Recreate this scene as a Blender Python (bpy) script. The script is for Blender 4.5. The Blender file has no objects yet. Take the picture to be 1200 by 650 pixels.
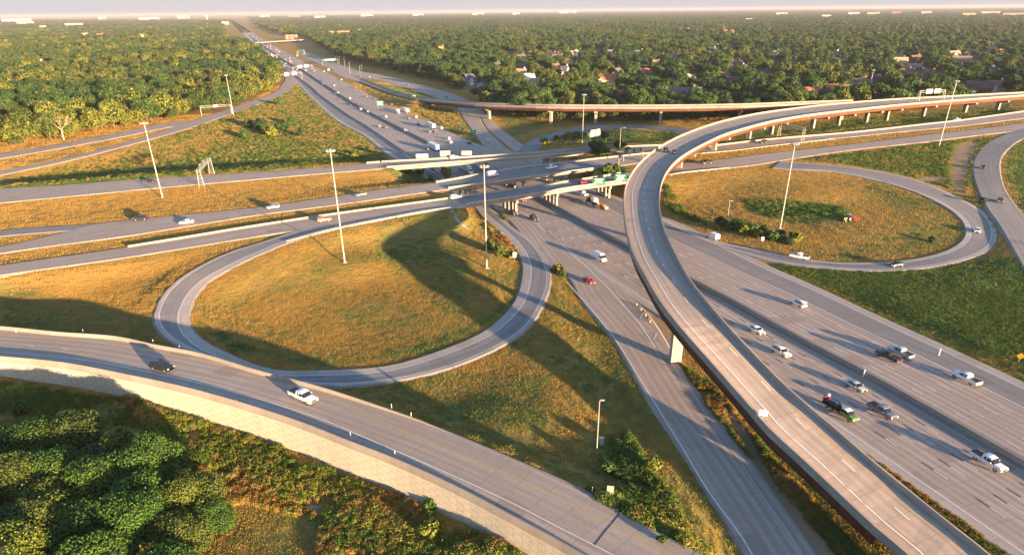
import bpy, math, random
import numpy as np
from mathutils import Vector, Matrix
random.seed(7); rng = np.random.default_rng(7)
SC = bpy.context.scene
COL = SC.collection

# ------------------------------------------------------------------ camera
F, CX, CY, PIT, ROLL, H = 785.88, 600.0, 420.0, 0.47825, -0.010204, 77.0
cr, sr = math.cos(ROLL), math.sin(ROLL); cosP, sinP = math.cos(PIT), math.sin(PIT)
def raydir(u, v):
    x = (u-CX)/F; y = -(v-CY)/F
    x, y = cr*x - sr*y, sr*x + cr*y
    return np.array([x, cosP + y*sinP, -sinP + y*cosP])
right = (raydir(CX+F, CY)-raydir(CX, CY)); up = (raydir(CX, CY-F)-raydir(CX, CY)); fwd = raydir(CX, CY)
cam = bpy.data.cameras.new("camera"); camo = bpy.data.objects.new("camera", cam); COL.objects.link(camo)
cam.sensor_width = 36.0; cam.lens = 36.0*F/1200.0
cam.shift_x = 0.0; cam.shift_y = (CY-325.0)/1200.0
cam.clip_start = 1.0; cam.clip_end = 90000.0
camo.matrix_world = Matrix(((right[0], up[0], -fwd[0], 0), (right[1], up[1], -fwd[1], 0), (right[2], up[2], -fwd[2], H), (0, 0, 0, 1)))
SC.camera = camo

# ------------------------------------------------------------------ light
SHAD = np.array([-0.652, 0.758]); SHAD = SHAD/np.hypot(*SHAD)      # the way shadows fall on the ground
SUN_EL = math.radians(6.1)
HAZE = 4.8e-5
w = bpy.data.worlds.new("World"); SC.world = w; w.use_nodes = True
wn = w.node_tree; bg = wn.nodes["Background"]
sky = wn.nodes.new("ShaderNodeTexSky"); sky.sky_type = 'NISHITA'; sky.sun_disc = False
sky.sun_elevation = SUN_EL; sky.sun_rotation = math.atan2(-SHAD[0], -SHAD[1])
sky.altitude = 300; sky.air_density = 1.0; sky.dust_density = 1.2; sky.ozone_density = 2.6
tint = wn.nodes.new('ShaderNodeMix'); tint.data_type = 'RGBA'; tint.blend_type = 'MULTIPLY'; tint.inputs[0].default_value = 1.0
tint.inputs[7].default_value = (1.05, .97, .98, 1); wn.links.new(sky.outputs[0], tint.inputs[6]); bg.inputs[1].default_value = 0.102
# the pale band of haze that lies round the whole horizon
wtc = wn.nodes.new('ShaderNodeTexCoord'); wsx = wn.nodes.new('ShaderNodeSeparateXYZ'); wn.links.new(wtc.outputs['Generated'], wsx.inputs[0])
wmr = wn.nodes.new('ShaderNodeMapRange'); wmr.interpolation_type = 'SMOOTHSTEP'; wmr.inputs['From Min'].default_value = 0.16; wmr.inputs['From Max'].default_value = 0.0; wmr.inputs['To Min'].default_value = 0.0; wmr.inputs['To Max'].default_value = .92
wn.links.new(wsx.outputs[2], wmr.inputs['Value']); belt = wn.nodes.new('ShaderNodeMix'); belt.data_type = 'RGBA'; wn.links.new(wmr.outputs[0], belt.inputs[0]); wn.links.new(tint.outputs[2], belt.inputs[6]); belt.inputs[7].default_value = (1.42, 1.35, 1.48, 1); wn.links.new(belt.outputs[2], bg.inputs[0])
sl = bpy.data.lights.new("sun", 'SUN'); sl.energy = 5.0; sl.angle = math.radians(0.6); sl.color = (1.0, 0.67, 0.38)
so = bpy.data.objects.new("sun", sl); COL.objects.link(so)
ld = Vector((SHAD[0]*math.cos(SUN_EL), SHAD[1]*math.cos(SUN_EL), -math.sin(SUN_EL)))
so.rotation_euler = ld.to_track_quat('-Z', 'Y').to_euler(); so.location = (0, 0, 300)
SC.view_settings.view_transform = 'Standard'; SC.view_settings.look = 'None'
SC.view_settings.exposure = 2.25; SC.view_settings.gamma = 1.0
SC.cycles.volume_bounces = 1; SC.cycles.max_bounces = 6; SC.cycles.transparent_max_bounces = 8

# ------------------------------------------------------------------ pixel -> place
def G(u, v, z=0.0):
    d = raydir(u, v); t = (z-H)/d[2]
    return np.array([t*d[0], t*d[1], z])
Rm = np.array([right, up, fwd])
def proj(P):
    P = np.atleast_2d(P); q = (P-np.array([0, 0, H])) @ Rm.T
    zz = np.where(q[:, 2] > 1, q[:, 2], 1)
    u = CX + F*q[:, 0]/zz; v = CY - F*q[:, 1]/zz
    return np.where(q[:, 2] > 1, u, -9999), np.where(q[:, 2] > 1, v, 9999)
def catmull(P, step=4.0, dmin=1.0):
    P = np.array(P, float); out = []
    n = len(P)
    for i in range(n-1):
        p0 = P[i-1] if i > 0 else 2*P[0]-P[1]; p1 = P[i]; p2 = P[i+1]; p3 = P[i+2] if i+2 < n else 2*P[-1]-P[-2]
        d01 = max(np.linalg.norm(p1-p0)**.5, 1e-3); d12 = max(np.linalg.norm(p2-p1)**.5, 1e-3); d23 = max(np.linalg.norm(p3-p2)**.5, 1e-3)
        m1 = (p2-p1) + d12*((p1-p0)/d01 - (p2-p0)/(d01+d12)); m2 = (p2-p1) + d12*((p3-p2)/d23 - (p3-p1)/(d12+d23))
        L = np.linalg.norm(p2-p1); st = max(step, step*np.hypot(*((p1+p2)/2)[:2])/250.)
        k = max(1, int(L/st))
        for j in range(k):
            t = j/k; t2 = t*t; t3 = t2*t
            out.append((2*t3-3*t2+1)*p1+(t3-2*t2+t)*m1+(-2*t3+3*t2)*p2+(t3-t2)*m2)
    out.append(P[-1]); return np.array(out)
def px(pts, z=None, dz=0.0, step=4.0, ext0=0, ext1=0):
    """pixel points (u, v[, z]) of an edge -> smooth world polyline (z is the road level, dz what was digitised above it)"""
    W = []
    for p in pts:
        zz = p[2] if len(p) > 2 else z
        q = G(p[0], p[1], zz+dz); q[2] = zz; W.append(q)
    C = catmull(W, step)
    if ext0:
        d = C[0]-C[min(3, len(C)-1)]; d /= np.linalg.norm(d[:2]); d[2] = 0
        C = np.vstack([[C[0]+d*s for s in np.linspace(ext0, ext0/8, 8)], C])
    if ext1:
        d = C[-1]-C[max(-4, -len(C))]; d /= np.linalg.norm(d[:2]); d[2] = 0
        C = np.vstack([C, [C[-1]+d*s for s in np.linspace(ext1/8, ext1, 8)]])
    return C
def nearest(q, A):
    a = A[:-1]; b = A[1:]; d = b-a
    t = np.clip(((q[None, :2]-a[:, :2])*d[:, :2]).sum(1)/np.maximum((d[:, :2]**2).sum(1), 1e-9), 0, 1)
    p = a+d*t[:, None]; i = int(np.argmin(((p[:, :2]-q[None, :2])**2).sum(1)))
    return p[i], i+t[i]
def pair(L, R):
    """cross sections between two edges: nearest points, never stepping back"""
    out = []; last = -1
    for q in L:
        p, k = nearest(q, R)
        if k < last: k = last; i = min(int(k), len(R)-2); p = R[i]+(R[i+1]-R[i])*(k-i)
        last = k; out.append((q, p))
    return out
def lat(pairs, m):
    """path m metres in from the first edge (negative: from the second)"""
    o = []
    for a, b in pairs:
        d = b-a; n = max(np.linalg.norm(d[:2]), 1e-6)
        o.append(a+d*(m/n) if m >= 0 else b+d*(m/n))
    return np.array(o)
def frac(pairs, f): return np.array([a+(b-a)*f for a, b in pairs])
def arclen(P): return np.concatenate([[0], np.cumsum(np.hypot(*np.diff(P[:, :2], axis=0).T))])
def tangents(P):
    T = np.gradient(P[:, :2], axis=0); T /= np.maximum(np.hypot(*T.T), 1e-9)[:, None]; return T
def cut(P, s0, s1):
    s = arclen(P); k = np.concatenate([[s0], s[(s > s0) & (s < s1)], [s1]])
    return np.stack([np.interp(k, s, P[:, i]) for i in range(3)], 1)
def cut_u(P, u0, u1):
    """part of a path seen between two picture columns"""
    u, v = proj(P); i = np.where((u >= u0) & (u <= u1))[0]; return P[i[0]:i[-1]+1]

# ------------------------------------------------------------------ objects
def setp(o, label=None, cat=None, group=None, kind=None):
    if label: o['label'] = label
    if cat: o['category'] = cat
    if group: o['group'] = group
    if kind: o['kind'] = kind
    return o
class MB:
    def __init__(s): s.v = []; s.f = []; s.m = []; s.uv = []; s.n = 0
    def add(s, V, Fs, mi=0, uv=None):
        V = [tuple(map(float, p)) for p in V]
        s.v += V; s.f += [tuple(int(i)+s.n for i in f) for f in Fs]; s.m += [mi]*len(Fs); s.n += len(V)
        s.uv += ([tuple(map(float, q)) for q in uv] if uv is not None else [(0., 0.)]*len(V))
    def box(s, c, d, ax=(1, 0), mi=0, top=1.0):
        """box centred on c, size d, x axis along ax, its top scaled by top"""
        ax = np.array([ax[0], ax[1]], float); ax /= np.hypot(*ax); ay = np.array([-ax[1], ax[0]])
        V = []
        for k, sz in ((-.5, 1), (.5, top)):
            for i, j in ((-.5, -.5), (.5, -.5), (.5, .5), (-.5, .5)):
                p = ax*i*d[0]*sz+ay*j*d[1]*sz; V.append((c[0]+p[0], c[1]+p[1], c[2]+k*d[2]))
        s.add(V, [(3, 2, 1, 0), (4, 5, 6, 7), (0, 1, 5, 4), (1, 2, 6, 5), (2, 3, 7, 6), (3, 0, 4, 7)], mi)
    def tube(s, a, b, r0, r1=None, n=8, mi=0):
        a = Vector(a); b = Vector(b); r1 = r0 if r1 is None else r1
        q = (b-a).to_track_quat('Z', 'Y'); V = []
        for p, r in ((a, r0), (b, r1)):
            for i in range(n): V.append(p+q @ Vector((r*math.cos(2*math.pi*i/n), r*math.sin(2*math.pi*i/n), 0)))
        s.add(V, [(i, (i+1) % n, n+(i+1) % n, n+i) for i in range(n)]+[tuple(range(n-1, -1, -1)), tuple(range(n, 2*n))], mi)
    def sweep(s, P, prof, mi=0, closed=True, uvw=False):
        """profile [(offset to the right, height)] carried along a path"""
        P = np.asarray(P); T = tangents(P); N = np.stack([T[:, 1], -T[:, 0]], 1); k = len(prof); V = []; uv = []; S = arclen(P)
        for i, p in enumerate(P):
            for j, (d, z) in enumerate(prof): V.append((p[0]+N[i, 0]*d, p[1]+N[i, 1]*d, p[2]+z)); uv.append((S[i], d+z))
        Fs = []
        kk = k if closed else k-1
        for i in range(len(P)-1):
            for j in range(kk):
                a = i*k+j; b = i*k+(j+1) % k; Fs.append((a, b, b+k, a+k))
        if closed: Fs += [tuple(range(k)), tuple((len(P)-1)*k+j for j in range(k-1, -1, -1))]
        s.add(V, Fs, mi, uv)
    def build(s, name, mats, parent=None, smooth=False, loc=None):
        me = bpy.data.meshes.new(name); me.from_pydata(s.v, [], s.f); me.update()
        mats = mats if isinstance(mats, (list, tuple)) else [mats]
        for m in mats: me.materials.append(m)
        me.polygons.foreach_set('material_index', s.m)
        u = me.uv_layers.new(name='UVMap'); li = np.empty(len(me.loops), np.int32); me.loops.foreach_get('vertex_index', li)
        u.data.foreach_set('uv', np.array(s.uv, np.float32)[li].ravel())
        if smooth: me.polygons.foreach_set('use_smooth', [True]*len(me.polygons))
        import bmesh
        bm = bmesh.new(); bm.from_mesh(me); bmesh.ops.recalc_face_normals(bm, faces=bm.faces); bm.to_mesh(me); bm.free()
        o = bpy.data.objects.new(name, me); COL.objects.link(o)
        if parent: o.parent = parent
        if loc is not None: o.location = loc
        return o
def empty(name, loc=(0, 0, 0), rz=0, **k):
    o = bpy.data.objects.new(name, None); COL.objects.link(o); o.location = tuple(map(float, loc)); o.rotation_euler.z = rz
    o.empty_display_size = 0.5
    return setp(o, **k)
def copy_tree(o, parent=None):
    c = o.copy(); COL.objects.link(c)
    if parent: c.parent = parent
    for ch in list(KIDS.get(o.name, [])) or [x for x in o.children]: copy_tree(ch, c)
    return c
KIDS = {}

# ------------------------------------------------------------------ materials
def mat(name, col, rough=0.8, metal=0.0, spec=0.5):
    m = bpy.data.materials.new(name); m.use_nodes = True; b = m.node_tree.nodes['Principled BSDF']
    b.inputs['Base Color'].default_value = (*col, 1); b.inputs['Roughness'].default_value = rough; b.inputs['Metallic'].default_value = metal
    b.inputs['Specular IOR Level'].default_value = spec
    return m
class NT:
    def __init__(s, m): s.t = m.node_tree; s.b = s.t.nodes['Principled BSDF']
    def n(s, typ, **k):
        x = s.t.nodes.new(typ)
        for a, b in k.items(): setattr(x, a, b)
        return x
    def l(s, a, b): s.t.links.new(a, b)
    def math(s, op, a, b=None, c=None, clamp=False):
        x = s.n('ShaderNodeMath', operation=op); x.use_clamp = clamp
        for i, q in enumerate((a, b, c)):
            if q is None: continue
            if isinstance(q, (int, float)): x.inputs[i].default_value = q
            else: s.l(q, x.inputs[i])
        return x.outputs[0]
    def noise(s, vec, scale, detail=3, rough=.55, mapscale=None):
        if mapscale is not None:
            mp = s.n('ShaderNodeMapping'); mp.inputs['Scale'].default_value = mapscale; s.l(vec, mp.inputs[0]); vec = mp.outputs[0]
        x = s.n('ShaderNodeTexNoise'); x.inputs['Scale'].default_value = scale; x.inputs['Detail'].default_value = detail; x.inputs['Roughness'].default_value = rough
        s.l(vec, x.inputs['Vector']); return x.outputs['Fac']
    def ramp(s, fac, stops):
        x = s.n('ShaderNodeValToRGB'); e = x.color_ramp.elements
        while len(e) < len(stops): e.new(0.5)
        for i, (p, c) in enumerate(stops): e[i].position = p; e[i].color = (*c, 1) if len(c) == 3 else c
        s.l(fac, x.inputs[0]); return x.outputs[0]
    def mix(s, fac, a, b, mode='MIX'):
        x = s.n('ShaderNodeMix', data_type='RGBA', blend_type=mode)
        if isinstance(fac, (int, float)): x.inputs[0].default_value = fac
        else: s.l(fac, x.inputs[0])
        for i, q in ((6, a), (7, b)):
            if isinstance(q, tuple): x.inputs[i].default_value = (*q, 1)
            else: s.l(q, x.inputs[i])
        return x.outputs[2]
    def bump(s, h, strength=.5, dist=.1):
        x = s.n('ShaderNodeBump'); x.inputs['Strength'].default_value = strength; x.inputs['Distance'].default_value = dist
        s.l(h, x.inputs['Height']); s.l(x.outputs[0], s.b.inputs['Normal'])
def rmp(a, b): return [(a, (0, 0, 0)), (b, (1, 1, 1))]
def pavement(name, c1, c2, lanes=3.9, wear=.35, off=0.0, tint=None):
    m = mat(name, c1, .85, 0, .25); N = NT(m)
    uv = N.n('ShaderNodeUVMap', uv_map='UVMap').outputs[0]; g = N.n('ShaderNodeNewGeometry').outputs['Position']
    sx = N.n('ShaderNodeSeparateXYZ'); N.l(uv, sx.inputs[0]); al, ac = sx.outputs[0], sx.outputs[1]
    big = N.noise(g, .02, 4); fine = N.noise(g, 1.6, 4); streak = N.noise(uv, 1.0, 4, .6, (.006, .9, 1)); streak2 = N.noise(uv, 1.0, 3, .6, (.03, 2.6, 1))
    base = N.mix(N.ramp(big, rmp(.38, .62)), c1, c2)
    f = N.math('MULTIPLY', N.ramp(streak, rmp(.42, .64)), .72); base = N.mix(f, base, tuple(x*.66 for x in c1))
    f = N.math('MULTIPLY', N.ramp(streak2, rmp(.5, .72)), .3); base = N.mix(f, base, tuple(min(1, x*1.3) for x in c2))
    # tyre tracks in each lane
    t = N.math('COSINE', N.math('MULTIPLY', N.math('ADD', ac, off), 4*math.pi/lanes)); t = N.math('MULTIPLY', N.math('ADD', t, 1), .5*wear)
    base = N.mix(t, base, tuple(x*.62 for x in c1))
    # slabs between the joints, each a little different, the joints themselves dark
    sl_ = N.math('MULTIPLY', al, 1/5.2); fl = N.math('FLOOR', sl_); fr = N.math('FRACT', sl_)
    a2 = N.math('MULTIPLY', ac, 1/lanes); fl2 = N.math('FLOOR', a2)
    cv = N.n('ShaderNodeCombineXYZ'); N.l(fl, cv.inputs[0]); N.l(fl2, cv.inputs[1])
    wnz = N.n('ShaderNodeTexWhiteNoise', noise_dimensions='2D'); N.l(cv.outputs[0], wnz.inputs['Vector'])
    base = N.mix(N.math('MULTIPLY', wnz.outputs['Value'], .3), base, tuple(x*.7 for x in c1))
    base = N.mix(N.math('MULTIPLY', N.math('GREATER_THAN', wnz.outputs['Value'], .955), .38), base, tuple(x*.55 for x in c1))
    cr_ = N.noise(uv, 1.0, 5, .75, (.05, .5, 1)); cr_ = N.math('LESS_THAN', N.math('ABSOLUTE', N.math('SUBTRACT', cr_, .5)), .006); base = N.mix(N.math('MULTIPLY', cr_, .4), base, tuple(x*.3 for x in c1))
    j = N.math('MULTIPLY', N.math('LESS_THAN', fr, .03), .35); base = N.mix(j, base, tuple(x*.4 for x in c1))
    base = N.mix(N.math('MULTIPLY', N.ramp(fine, rmp(.35, .7)), .18), base, tuple(x*.55 for x in c1))
    sp_ = N.noise(g, .5, 3, .5); base = N.mix(N.math('MULTIPLY', N.ramp(sp_, rmp(.64, .76)), .3), base, tuple(x*.6 for x in c1))
    N.l(base, N.b.inputs['Base Color']); N.bump(fine, .12, .03)
    return m
def rough_mat(name, c1, c2, scale=.6, rough=.85, bump=.2, metal=0, streak=False):
    m = mat(name, c1, rough, metal, .3); N = NT(m); g = N.n('ShaderNodeNewGeometry').outputs['Position']
    a = N.noise(g, scale, 5, .6, (1, 1, .25) if streak else None); b = N.noise(g, scale*9, 3)
    c = N.mix(N.ramp(a, rmp(.35, .68)), c1, c2); c = N.mix(N.math('MULTIPLY', N.ramp(b, rmp(.4, .75)), .25), c, tuple(x*.55 for x in c1))
    N.l(c, N.b.inputs['Base Color']); N.bump(b, bump, .03); return m
M = {}
M['conc_road'] = pavement('highway_concrete', (.455, .365, .305), (.53, .445, .385), 3.83, .62, 0.0)
M['ramp_road'] = pavement('ramp_concrete', (.44, .355, .29), (.50, .42, .355), 3.9, .4, 1.0)
M['grey_road'] = pavement('grey_asphalt', (.26, .245, .235), (.31, .29, .275), 4.2, .12, 0.5)
M['shoulder'] = pavement('shoulder_concrete', (.45, .39, .34), (.50, .45, .40), 4.5, .05, 0)
M['asphalt'] = pavement('dark_shoulder_asphalt', (.26, .24, .23), (.33, .305, .29), 6, .12, 0)
M['barrier'] = rough_mat('barrier_concrete', (.27, .24, .205), (.34, .30, .26), .25, .8, .15, 0, True)
M['concrete'] = rough_mat('pier_concrete', (.27, .25, .215), (.34, .31, .27), .3, .85, .15, 0, True)
M['wall'] = rough_mat('wall_panel_concrete', (.45, .41, .32), (.51, .465, .38), .5, .9, .6, 0, True)
M['wall_back'] = rough_mat('wall_joint', (.16, .13, .10), (.22, .18, .14), .5)
M['rust'] = rough_mat('weathering_steel', (.085, .032, .018), (.13, .052, .028), .3, .7, .15, 0, True)
M['white_line'] = rough_mat('white_road_paint', (.62, .60, .57), (.78, .77, .74), 1.5)
M['yellow_line'] = rough_mat('yellow_road_paint', (.55, .36, .08), (.66, .45, .12), 1.5)
M['black_line'] = rough_mat('black_contrast_paint', (.05, .05, .052), (.08, .078, .08), 1.5)
M['galv'] = rough_mat('galvanised_steel', (.36, .34, .31), (.46, .44, .40), .8, .45, .05, .25)
M['green_sign'] = mat('green_sign_face', (.0, .13, .075), .5)
M['sign_back'] = rough_mat('aluminium_sign_back', (.34, .34, .34), (.44, .44, .44), .8, .4, .02, .3)
M['white_sign'] = mat('white_sign_face', (.8, .8, .78), .5)
M['yellow_sign'] = mat('yellow_sign_face', (.75, .40, .02), .5)
M['dirt'] = rough_mat('bare_dirt', (.27, .18, .11), (.36, .25, .16), .5)
M['tyre'] = mat('tyre_rubber', (.02, .02, .022), .8)
M['rim'] = mat('wheel_alloy', (.45, .45, .46), .35, .7)
M['glass'] = mat('dark_car_glass', (.015, .018, .024), .06, 0, .8)
M['trim'] = mat('black_trim', (.022, .022, .024), .5)
M['lamp'] = mat('headlamp_lens', (.75, .75, .72), .15)
M['tail'] = mat('tail_lamp_lens', (.45, .02, .01), .25)
M['chrome'] = mat('chrome_trim', (.6, .6, .6), .2, .9)
# ------------------------------------------------------------------ road network (edges read off the photograph, then laid out in metres)
ZC = 7.0
MED = px([(278,30),(300,48),(320,62),(337,74),(356,84),(371,94),(388,105),(409,119),(430,131),(466.7,150),(500,167),(533,183),(580,208),(645,240),(700,271),(740,292),(816,333),(853,352),(932,396),(1011,438),(1080,477),(1200,546),(1320,616)], 0, step=6, ext0=5000, ext1=150)
def offset(P, d):
    T = tangents(P); Q = P.copy(); Q[:, 0] += T[:, 1]*d; Q[:, 1] -= T[:, 0]*d; return Q
def pin(p, q, s, offs):  # piecewise offset
    return np.interp(s, offs[0], offs[1])
s_med = arclen(MED)
def s_at(u, v): return float(np.interp(nearest(G(u, v, 0), MED)[1], np.arange(len(MED)), s_med))
sA, sB, sC, sD = s_at(337, 74), s_at(466, 150), s_at(481, 158), s_at(645, 240)
T_ = tangents(MED); N_ = np.stack([T_[:, 1], -T_[:, 0]], 1)      # travelling towards the camera: right hand is west (picture left)
offL = np.interp(s_med, [0, sA, sC, sD, s_med[-1]], [19.5, 19.5, 20.5, 24.6, 24.6])
east = px([(484,133),(516,150),(566.7,171.7),(640,199),(735,235),(777,252),(845,284),(900,311),(991,351),(1077,391),(1200,448),(1320,503)], 0, ext1=150)
offR = np.full(len(MED), 28.0)
for i in range(len(MED)):
    if s_med[i] > s_at(440, 136)+20:
        p, _ = nearest(MED[i], east); offR[i] = min(38, max(26.5, np.hypot(*(p-MED[i])[:2])))
kern = np.ones(7)/7; offR = np.convolve(np.pad(offR, 3, 'edge'), kern, 'valid')
MW = MED.copy(); MW[:, :2] += N_*offL[:, None]; ME = MED.copy(); ME[:, :2] -= N_*offR[:, None]
main_pairs = list(zip(MW, ME))

def edges(A, B, z=0, dz=0, step=4.0, a0=0, a1=0):
    return pair(px(A, z, dz, step, a0, a1), px(B, z, dz, step, a0, a1))
# collector lane that dives under the bridges and turns into the left loop: inner (west / centre) edge, outer edge
loopL_in = [(334,90,0),(346,96,0),(364,114,0),(397,143,0),(425,158,0),(449,177,0),(480,197,0),(522,223,0),(556,242.4,0),(566,254,0),(586,271,0),(604,290,0),(612.5,308,.1),(613,322,.3),(608,344,.6),(600,359,.9),(585,375,1.1),(563,391,1.0),(508,413.6,1.1),(452,429,1.2),(383,433.5,1.4),(322,433,1.8),(263,412,2.4),(235.5,397,2.8),(221.6,380,3.3),(221.6,363.7,3.9),(227,350,4.4),(243.8,330.5,5.2),(277,311,6.3),(300,300,6.8),(350,280,7),(400,266.5,7)]
loopL_out = [(347,90,0),(364,102,0),(375,112,0),(407,135,0),(433,151,0),(481,184,0),(505,199,0),(540,221,0),(572,241,0),(588,256,0),(600,266,0),(620,280,0),(636,298,0),(643,312,.1),(645,328,.3),(641,346,.6),(630,369,.9),(616.6,386,1.1),(590,404,1.0),(530,430,1.1),(466,445.4,1.2),(391,453,1.4),(340,448,1.7),(290,437,2.0),(240,419,2.4),(205,403,2.8),(184,385,3.3),(180.5,370,3.9),(186.5,353,4.4),(199,336,5.2),(221.6,319,6.0),(249,304,6.5),(275,293,6.9),(300,286,7),(327,277.0,7),(380,261,7)]
LL = edges(loopL_in, loopL_out, a0=30)
# right loop
LRp = edges([(905,197,7),(940,199,7),(975,201,6.6),(1050,217.5,5.4),(1100,237.5,4.2),(1127,257.5,3.2),(1131,277.5,2.3),(1112.5,292.5,1.6),(1075,303,1.2),(1040,307,1.0),(975,307,.7),(947,304,.6),(900,295,.3),(870,289,.15),(840,282.5,0),(800,266,0),(775,254,0)],
            [(905,188,7),(927,190,7),(1000,196,6.6),(1075,211,5.4),(1125,232.5,4.2),(1152,247.5,3.4),(1168,270,2.5),(1160,292.5,1.8),(1143.7,300,1.5),(1094,312.5,1.2),(1038.5,317,1.0),(1002.5,316.6,.8),(940,311.5,.6),(898,304,.3),(868,296,.15),(838,287,0),(798,270,0),(770,257,0)])
# right S-shaped ramp
RRp = edges([(1260,141,7),(1222,146,7),(1191,153.5,7),(1163,164.6,6.8),(1146.5,180,6.2),(1141,196.5,5.6),(1146.5,221.4,4.8),(1157.6,243.6,4.1),(1171.4,263,3.5),(1190.8,296,2.6),(1215,340,1.6)],
            [(1270,148,7),(1230,154,7),(1200,162,7),(1182.5,173,6.8),(1172.8,185.4,6.2),(1171.4,199,5.6),(1177,221.4,4.8),(1188,238,4.1),(1200,252,3.5),(1228,285,2.6),(1262,328,1.6)], a1=12)
# the three crossing roads (R1 north, R2 middle, R3 south) with their bridges
R1 = edges([(-90,227),(0,221),(75,217),(150,211),(300,202),(380,196),(445,190.5),(500,187.5),(550,184.6),(600,181.5),(660,176.5),(700,173.5),(740,172),(768,171),(800,169.5),(830,168)],
           [(-90,246),(0,237.5),(75,230.5),(175,221),(300,210),(380,203),(450,197.2),(517,192),(600,186),(660,181),(690,179),(740,177),(768,176),(800,175),(830,174)], ZC, a0=150)
R2 = edges([(-90,303),(0,289),(60,276),(111,263),(150,258),(300,243),(400,229),(450,221.5),(515,213.5),(600,198),(660,191),(700,186.5),(760,180),(800,175.5),(830,172),(900,164),(1000,155.5),(1085,146),(1118,142.5),(1200,131),(1300,118)],
           [(-90,310),(0,296.5),(60,288),(150,276),(300,252),(400,239),(450,232),(515,222.8),(567.7,215.8),(600,211.3),(667,202),(710,196.5),(760,189),(800,182.5),(824,178.5),(900,169.5),(1000,160),(1085,151.5),(1118,148.5),(1200,138.5),(1300,125)], ZC, a0=150, a1=200)
R2a = edges([(-90,282),(0,270),(60,265.5),(100,263),(125,261)], [(-90,289),(0,276.5),(60,271.5),(100,268.5),(125,266.5)], ZC-.02, a0=150)
R3 = edges([(-90,324),(0,311),(150,289.5),(300,265),(400,250),(525,233),(600,222.5),(660,214),(710,206.5),(735,202),(800,191.5),(850,186),(900,180),(1000,169),(1087,158),(1150,151),(1200,144),(1300,130)],
           [(-90,336),(0,322),(150,301),(300,277),(340,271),(400,265.8),(460,254.8),(525,243.5),(545,240.3),(600,232.3),(675,220),(732,212.5),(790,203.5),(850,197),(880,194),(915,188),(1000,175.5),(1087,166),(1150,158),(1200,152.5),(1300,139)], ZC+.02, a0=150, a1=200)
# upper left ramp and the thin road beside it
UL = edges([(-60,216,4),(0,201,4),(75,186,4),(162.5,162.5,4),(212,146,4),(255,132,3.5),(300,117,2.5),(321,108.5,1.5),(331,99,.6),(335,91,.1),(333,84,0)],
           [(-60,221,4),(0,205.5,4),(75,189.5,4),(162.5,167,4),(217,151.5,4),(262,136.5,3.5),(301,123,2.5),(325,114,1.5),(341,104,.6),(348,95,.1),(345,86,0)], a0=100)
UL2 = edges([(-60,192,4),(0,181,4),(75,168.5,4),(140,155.5,4),(185,146,4),(215,141.5,4)], [(-60,197,4),(0,186,4),(75,173,4),(150,159,4),(190,150.5,4),(220,146,4)], a0=100)
# roads on the far side
Q1 = edges([(355,60,0),(390,72,0),(423.7,83.7,0),(455,90,0),(480,96,0),(505,102.5,0),(530,110,0),(553,121.5,0),(561,135,0),(567,149,0),(587.7,169,0),(600,178,0),(618,192,0)],
           [(350,64,0),(383,79,0),(417,90,0),(442.5,94,0),(467.5,100.6,0),(490,107,0),(515,115.5,0),(534,126,0),(545,140,0),(555,154,0),(569,171,0),(588,187,0),(610,203,0)])
Q1b = edges([(557,121.5,0),(578,143,0),(600,161,0),(620,175,0),(650,195,0)], [(548,121,0),(562,135,0),(571.5,150,0),(590,166,0),(605,178,0),(628,196,0)])
NEloop = edges([(604,181,0),(612,172,0.1),(624,163.5,.5),(650,155,1.5),(690,148,3),(740,147,4),(780,149,5),(805,152,6),(830,158,6.8),(858,165,7)],
               [(630,182,0),(631,174,.1),(637,167,.5),(656,159,1.5),(690,152.5,3),(740,150.5,4),(780,152,5),(800,155,6),(824,162,6.8),(850,170,7)])
# foreground ramp: near edge is the top of its barrier
FRZ = 7.0
FRn = px([(-80,411),(0,417),(38.5,420.3),(77,424.6),(115,431.5),(150,438.5),(193,447.5),(225,455),(279,470),(350,493),(411.5,517),(457.7,534.6),(500,553),(550,577),(591.5,599),(633,621),(685,650),(760,694)], FRZ, 1.0, 3, ext0=60, ext1=60)
FRf = px([(-80,381,),(0,385.7),(69,392.6),(138.5,398),(180,407),(235.5,417.6),(300,437),(383,459),(455,481),(494,494),(549,515.7),(600,537.5),(683,574),(724.6,599),(766,622),(821.6,650),(900,695)], FRZ, 0, 3, ext0=60, ext1=60)
FR = pair(FRn, FRf)
# exit lanes left of the flyover
XR = edges([(585,247,0),(604,265,0),(622,289,0),(640,312,0),(663.7,322,0),(683,352.6,0),(719,397,0),(766,477,0),(805,536.5,0),(835.5,586,0),(871.5,647,0),(900,700,0)],
           [(612,247,0),(640,272,0),(690,310,0),(748,356,0),(765,376,0),(788,413.5,0),(829,475,0),(863,517,0),(900,567,0),(957,650,0),(990,700,0)], a1=40)
# far flyover branch
FFz = [(424,92),(449,101.5),(467.5,107.5),(484,111.5),(505,114.5),(530,117),(560,119.5),(600,121.2),(650,122.3),(700,122.7),(760,122.7),(820,122.2),(880,121),(940,118.8),(1000,116.8)]
zf = np.interp(np.arange(15), [0, 3, 5, 8, 10, 14], [0, 4.5, 8.3, 12.8, 13.8, 16.3])
FF = pair(px([(a, b, z) for (a, b), z in zip(FFz, zf)], None, 1.0), px([(a-(3 if a < 510 else 0), b+(3.0 if a < 600 else 2.7), z) for (a, b), z in zip(FFz, zf)], None, 1.0))
Q2 = edges([(395,79,0),(409,87,0),(424,93.7,0),(435,97.5,.5)], [(388,83,0),(403,91,0),(421,96,0),(432,100,.5)])
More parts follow.
